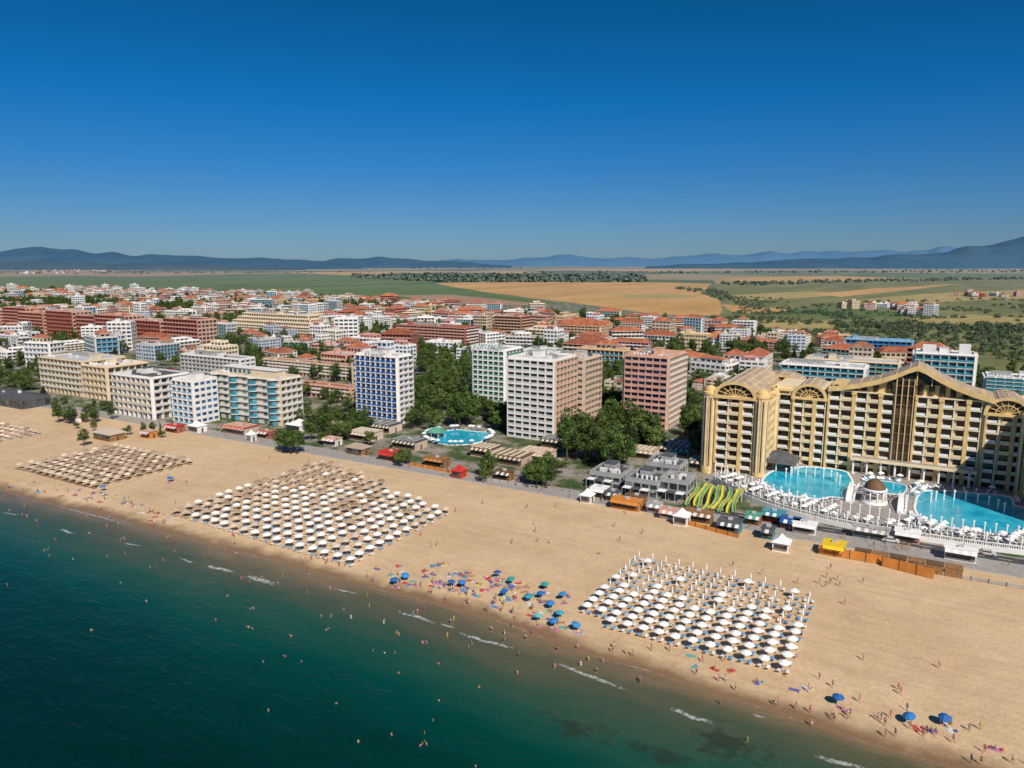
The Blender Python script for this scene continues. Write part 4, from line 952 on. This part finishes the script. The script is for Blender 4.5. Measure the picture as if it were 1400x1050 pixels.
# ---------------------------------------------------------------- generic town
variants={'white':[],'red':[],'pink':[]}
for reg,walls,roofs,cnt in (('white',['white','white','white','cream','lightgrey','beige','pink'],['flat','flat','flat','flat','hip'],24),('red',['cream','yellowish','salmon','white','beige','white'],['hip','hip','flat'],20),('pink',['pink','salmon','white','cream','brickred','white','beige'],['flat','flat','hip'],22)):
    for i in range(cnt):
        w=ru(13,36); d=ru(10,17); fl=random.randint(3,7) if w<24 else random.randint(3,5); h=fl*3.1; mb=MB(); wl=random.choice(walls); rf=random.choice(roofs)
        fc=random.choice([('b','g','g','g'),('g','g','g','g'),('b','b','b','g'),('b','b','g','b')])
        gl=random.choice(['glass','glass','glassblue','glassbrown']); rl=random.choice(['white','cream','salmon','white','teal'])
        bldg('x',-w/2,w/2,-d/2,d/2,h,fl,wl,fc,rl,glass=gl,roof=rf,roofmat=random.choice(['lightgrey','terra','grey','beige','white','white']),mb=mb,kp=False,units=4)
        if R()<.65:
            w2=w*ru(.35,.6); x0=random.choice([-w/2+1,w/2-1-w2]); bldg('x',x0,x0+w2,d/2+.5,d/2+ru(8,13),h-3.1*random.choice([0,1,-1]),fl,wl,('g','g','g','g'),glass=gl,roof=random.choice(roofs),roofmat=random.choice(['terra','white','grey']),mb=mb,kp=False,units=2)
        if rf=='flat' and R()<.6: x0=ru(-w/2+1,0); bldg('x',x0,x0+w*.45,-d/4,d/4,h+3.1,1,random.choice(walls),('g','g','g','g'),roof=random.choice(['hip','flat']),roofmat='white',mb=mb,kp=False,base=h+.12,units=0)
        variants[reg].append(mb.mesh('hotel_building'))
city=[U(a,b) for a,b in [(-160,399),(60,399),(240,402),(420,408),(520,416),(640,424),(760,431),(860,437),(960,450),(1065,458),(1100,478),(1260,500),(1440,522),(1460,570),(1280,562),(1080,550),(960,535),(945,572),(940,590),(845,550),(800,492),(660,492),(560,484),(485,560),(420,548),(330,512),(62,505),(-160,510)]]
occ=[]
cnt=0
for i in range(98):
    for j in range(52):
        s=-2700+i*36+jit(6)+(j%2)*13; n=262+j*31.5+jit(5)
        if not inpoly(s,n,city): continue
        if not free(s,n,13): continue
        px=px_of(s,n); q=R()
        park=noise.noise((s*.006,n*.006,5.0))
        if q<.13 or park>.26: continue
        reg='white' if px<430 else ('pink' if px<760 else 'red')
        if R()<.3: reg=random.choice(['white','red','pink'])
        me=random.choice(variants[reg]); put('hotel_building',me,(s,n,0),random.choice([0,0,math.pi/2,math.pi,-.3,.25,math.pi/2,.6]),(ru(.75,1.1),ru(.75,1.05),ru(.65,1.2))); occ.append((s,n)); cnt+=1
for a,b,c in ((1210,422,9),(1295,432,8),(1370,406,14),(100,371,50),(40,374,25),(1110,470,5),(980,470,5)):
    s0,n0=U(a,b); d=math.hypot(s0,n0)
    for _ in range(c):
        s=s0+jit(d*.045); n=n0+jit(d*.03)
        put('hotel_building',random.choice(variants[random.choice(['pink','red','white'])]),(s,n,0),R()*3,ru(.6,.9)); cnt+=1
# ---------------------------------------------------------------- trees
def tree_mesh(kind,seed):
    random.seed(seed); mb=MB()
    if kind=='broad':
        ht=ru(8,12); rx=ru(3.2,4.6); th=ht*.3
        mb.cyl(0,0,0,ht*.55,.32,7,'bark',.14); C=[]
        for i in range(6):
            t=i*1.05+R(); C.append((rx*.6*math.cos(t),rx*.6*math.sin(t),ht*ru(.45,.75))); mb.beam((0,0,th+i*.25),C[-1],.12,'bark',.04)
        for i in range(16):
            t=R()*6.28; r=rx*math.sqrt(R())*.85; z=th+.8+(ht-th-1)*R(); r*=math.sqrt(max(.15,1-((z-(th+ht)/2)/((ht-th)/1.7))**2)); C.append((r*math.cos(t),r*math.sin(t),z))
        for c in C:
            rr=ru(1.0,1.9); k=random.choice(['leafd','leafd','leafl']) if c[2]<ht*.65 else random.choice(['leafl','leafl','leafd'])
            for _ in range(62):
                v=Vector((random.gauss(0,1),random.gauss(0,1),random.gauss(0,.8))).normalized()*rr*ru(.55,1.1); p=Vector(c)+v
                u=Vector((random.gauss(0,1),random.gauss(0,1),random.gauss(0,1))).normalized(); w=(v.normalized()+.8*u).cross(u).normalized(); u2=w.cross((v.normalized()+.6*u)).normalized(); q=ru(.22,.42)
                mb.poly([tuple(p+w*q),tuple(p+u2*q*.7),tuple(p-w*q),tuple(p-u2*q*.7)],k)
    elif kind=='pine':
        ht=ru(9,14); mb.cyl(0,0,0,ht*.9,.28,7,'bark',.08)
        for i in range(15):
            z=ht*(.22+.76*i/15); L_=(1-i/15)*3.0+.5
            for j in range(6):
                t=j*1.05+i*.6+R()*.5; e=(L_*math.cos(t),L_*math.sin(t),z-.2); mb.beam((0,0,z),e,.05,'bark',.02)
                for _ in range(16):
                    f=ru(.3,1.05); p=Vector((e[0]*f,e[1]*f,z-.2*f))+Vector((jit(.4),jit(.4),jit(.3))); a=R()*3; q=ru(.25,.4)
                    mb.poly([tuple(p+Vector((math.cos(a)*q,math.sin(a)*q,jit(.2)))),tuple(p+Vector((0,0,q*.5))),tuple(p-Vector((math.cos(a)*q,math.sin(a)*q,jit(.2)))),tuple(p-Vector((0,0,q*.5)))],'needle')
    elif kind=='poplar':
        ht=ru(10,14); mb.cyl(0,0,0,ht*.8,.25,7,'bark',.08)
        for i in range(20):
            z=ht*(.15+.82*i/20); rr=1.5*math.sin(math.pi*(.12+.85*i/20)); t=R()*6
            c=(rr*.5*math.cos(t),rr*.5*math.sin(t),z); mb.beam((0,0,z-.5),c,.05,'bark',.02); k=random.choice(['leafd','leafl','leafd'])
            for _ in range(40):
                v=Vector((random.gauss(0,1),random.gauss(0,1),random.gauss(0,1))).normalized()*rr*ru(.5,1); p=Vector(c)+v; u=Vector((random.gauss(0,1),random.gauss(0,1),random.gauss(0,1))).normalized(); w=v.cross(u).normalized(); q=ru(.2,.36)
                mb.poly([tuple(p+w*q),tuple(p+u*q*.7),tuple(p-w*q),tuple(p-u*q*.7)],k)
    return mb.mesh(kind+'_tree')
TB=[tree_mesh('broad',100+i) for i in range(7)]; TP=[tree_mesh('pine',200+i) for i in range(2)]; TO=[tree_mesh('poplar',300+i) for i in range(2)]
random.seed(5)
def tree(s,n,sc=1,z=0):
    q=R()
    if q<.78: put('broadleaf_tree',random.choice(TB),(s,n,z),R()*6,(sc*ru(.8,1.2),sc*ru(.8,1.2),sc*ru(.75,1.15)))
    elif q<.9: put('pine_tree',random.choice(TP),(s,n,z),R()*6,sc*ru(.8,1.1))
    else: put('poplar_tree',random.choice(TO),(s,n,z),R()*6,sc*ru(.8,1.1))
def grove(poly,count,sc=1,k=0):
    P=[U(a,b) for a,b in poly]; xs=[p[0] for p in P]; ys=[p[1] for p in P]; m=0; t=0
    while m<count and t<count*30:
        t+=1; s=ru(min(xs),max(xs)); n=ru(min(ys),max(ys))
        if inpoly(s,n,P) and free(s,n,k): tree(s,n,sc); m+=1
grove([(563,588),(600,590),(655,586),(648,540),(640,500),(575,500)],85,1.15); grove([(765,642),(830,648),(900,640),(902,610),(850,592),(780,596)],50,1.2)
grove([(712,668),(762,670),(765,650),(720,645)],9,.8); grove([(805,575),(850,590),(852,520),(805,510)],36); grove([(425,602),(520,606),(530,585),(430,570)],24,.75)
grove([(330,512),(485,512),(485,468),(320,465)],90,.9,-2); grove([(-20,550),(60,552),(60,505),(-20,505)],26,.85); grove([(652,660),(675,662),(675,646),(655,645)],3,.7); grove([(520,640),(560,640),(560,630),(520,630)],4,.5)
grove([(560,500),(650,492),(650,478),(560,480)],34,.9); grove([(655,560),(690,610),(700,560)],14,.9); grove([(935,600),(962,660),(962,580),(940,570)],18,.8); grove([(100,590),(240,605),(240,592),(110,578)],8,.45)
grove([(410,600),(490,604),(490,560),(410,565)],20,.7); grove([(60,570),(165,585),(165,560),(60,555)],14,.6); grove([(930,560),(1000,560),(1000,520),(930,530)],20,.8); grove([(640,500),(720,500),(850,500),(850,440),(700,470)],40,.9)
for a,b,c in ((398,620,1.15),(388,618,1.0),(406,621,1.0),(95,580,.9),(80,578,.7),(664,652,.8),(734,668,.9),(747,668,.8),(725,664,.8),(115,610,.6),(505,610,.7),(440,607,.6)):
    s,n=U(a,b); put('broadleaf_tree',random.choice(TB[:4]),(s,n,0),R()*6,c)
m=0
for _ in range(60000):
    if m>3400: break
    s=ru(-2600,150); n=ru(240,1700)
    if not inpoly(s,n,city) or not free(s,n,1): continue
    if m>2500 and noise.noise((s*.006,n*.006,5.0))<.12: continue
    if all(abs(s-a)>11 or abs(n-b)>8.5 for a,b in occ if abs(s-a)<14): tree(s,n,ru(.75,1.15)*(1 if math.hypot(s,n)<1200 else 1.15)); m+=1
print('TREES',m,cnt,time.time()-T0)
def mass(name,poly,count,size):
    P=[U(a,b) for a,b in poly]; xs=[p[0] for p in P]; ys=[p[1] for p in P]; mb=MB(); m=0;t=0
    while m<count and t<count*40:
        t+=1; s=ru(min(xs),max(xs)); n=ru(min(ys),max(ys))
        if not inpoly(s,n,P): continue
        if name=='scrub' and noise.noise((s*.008,n*.008,2.0))<-.05: continue
        m+=1; r=size*ru(.6,1.2); near=math.hypot(s,n)<2200
        for k_ in range(70 if near else 26):
            v=Vector((random.gauss(0,1),random.gauss(0,1),abs(random.gauss(0,1)))).normalized(); v=v*r*(1+.6*noise.noise(v*1.8+Vector((s,n,0))))*ru(.55,1.05)
            p=Vector((s,n,r*.12))+v; u=Vector((random.gauss(0,1),random.gauss(0,1),random.gauss(0,1))).normalized(); w=(v+u*r*.5).cross(u).normalized(); u2=w.cross(v+u*r*.4).normalized(); q=r*(ru(.12,.24) if near else ru(.3,.5))
            mb.poly([tuple(p+w*q),tuple(p+u2*q),tuple(p-w*q),tuple(p-u2*q)],'farleaf')
    if m: mb.obj(name,(P[0][0],P[0][1],0))
mass('distant_forest',[(482,379.5),(600,377),(880,380),(880,386),(700,386),(600,385.5),(520,382)],2200,16)
mass('distant_tree_line',[(985,388),(1150,384),(1400,380),(1400,382),(1150,387),(1000,391)],200,9)
mass('distant_tree_line',[(640,424),(980,446),(980,449),(640,429)],150,5)
mass('distant_tree_line',[(240,401),(640,421),(640,424),(240,404)],150,6)
mass('scrub',[(940,430),(1130,425),(1200,440),(1400,440),(1420,515),(1270,498),(1080,462),(960,446)],620,3.6)
mass('scrub',[(1000,405),(1150,412),(1420,408),(1420,440),(1200,436),(1010,428)],320,4)
mass('distant_tree_line',[(1130,440),(1400,446),(1400,455),(1140,448)],190,4.6)
mass('distant_tree_line',[(920,394),(985,398),(1010,410),(990,412),(960,402)],60,7)
mass('distant_tree_line',[(-100,372),(300,370),(520,372.5),(300,374),(-100,376)],160,10)
mass('distant_tree_line',[(300,366),(720,366),(720,368),(300,368.5)],120,18)
mass('distant_tree_line',[(700,373),(1400,370),(1400,372.5),(700,375)],150,14)
mass('distant_tree_line',[(-60,393),(240,397),(240,400),(-60,398)],110,6)
# ---------------------------------------------------------------- light, world, camera
el=math.radians(42); sd=Vector((.76,-.65,0)).normalized(); d=Vector((sd.x*math.cos(el),sd.y*math.cos(el),math.sin(el)))
sun=bpy.data.lights.new('sun','SUN'); sun.energy=4.8; sun.angle=math.radians(.5); sun.color=(1,.92,.80); so=bpy.data.objects.new('sun',sun); COL.objects.link(so)
so.rotation_euler=d.to_track_quat('Z','Y').to_euler(); so.location=(0,0,200)
w=bpy.data.worlds.new('World'); scene.world=w; w.use_nodes=True; nt=w.node_tree; bg=nt.nodes['Background']
sk=nt.nodes.new('ShaderNodeTexSky'); sk.sky_type='NISHITA'; sk.sun_disc=False; sk.sun_elevation=el; sk.sun_rotation=math.atan2(sd.x,sd.y)
sk.altitude=500; sk.air_density=1.0; sk.dust_density=.3; sk.ozone_density=4.0
tc=nt.nodes.new('ShaderNodeTexCoord'); sx=nt.nodes.new('ShaderNodeSeparateXYZ'); nt.links.new(tc.outputs['Generated'],sx.inputs[0])
tint=ramp(nt,sx.outputs['Z'],[(0,(.37,.55,.84)),(.05,(.30,.54,.86)),(.12,(.15,.54,.93)),(.2,(.045,.55,.97)),(.34,(.02,.48,.76)),(.6,(.10,.5,.85)),(1,(.3,.6,1.0))])
mc=mixc(nt,1.0,sk.outputs[0],tint,'MULTIPLY')
nt.links.new(mc,bg.inputs[0]); bg.inputs[1].default_value=.072
cam=bpy.data.cameras.new('camera'); co=bpy.data.objects.new('camera',cam); COL.objects.link(co); scene.camera=co
cam.sensor_width=36; cam.lens=36*FPX/1400; cam.clip_start=1; cam.clip_end=120000
co.location=(0,0,H); co.rotation_euler=(math.pi/2-PIT,0,YAW)
scene.view_settings.view_transform='Standard'; scene.view_settings.look='None'; scene.view_settings.exposure=0
print('DONE',time.time()-T0,len(bpy.data.objects))
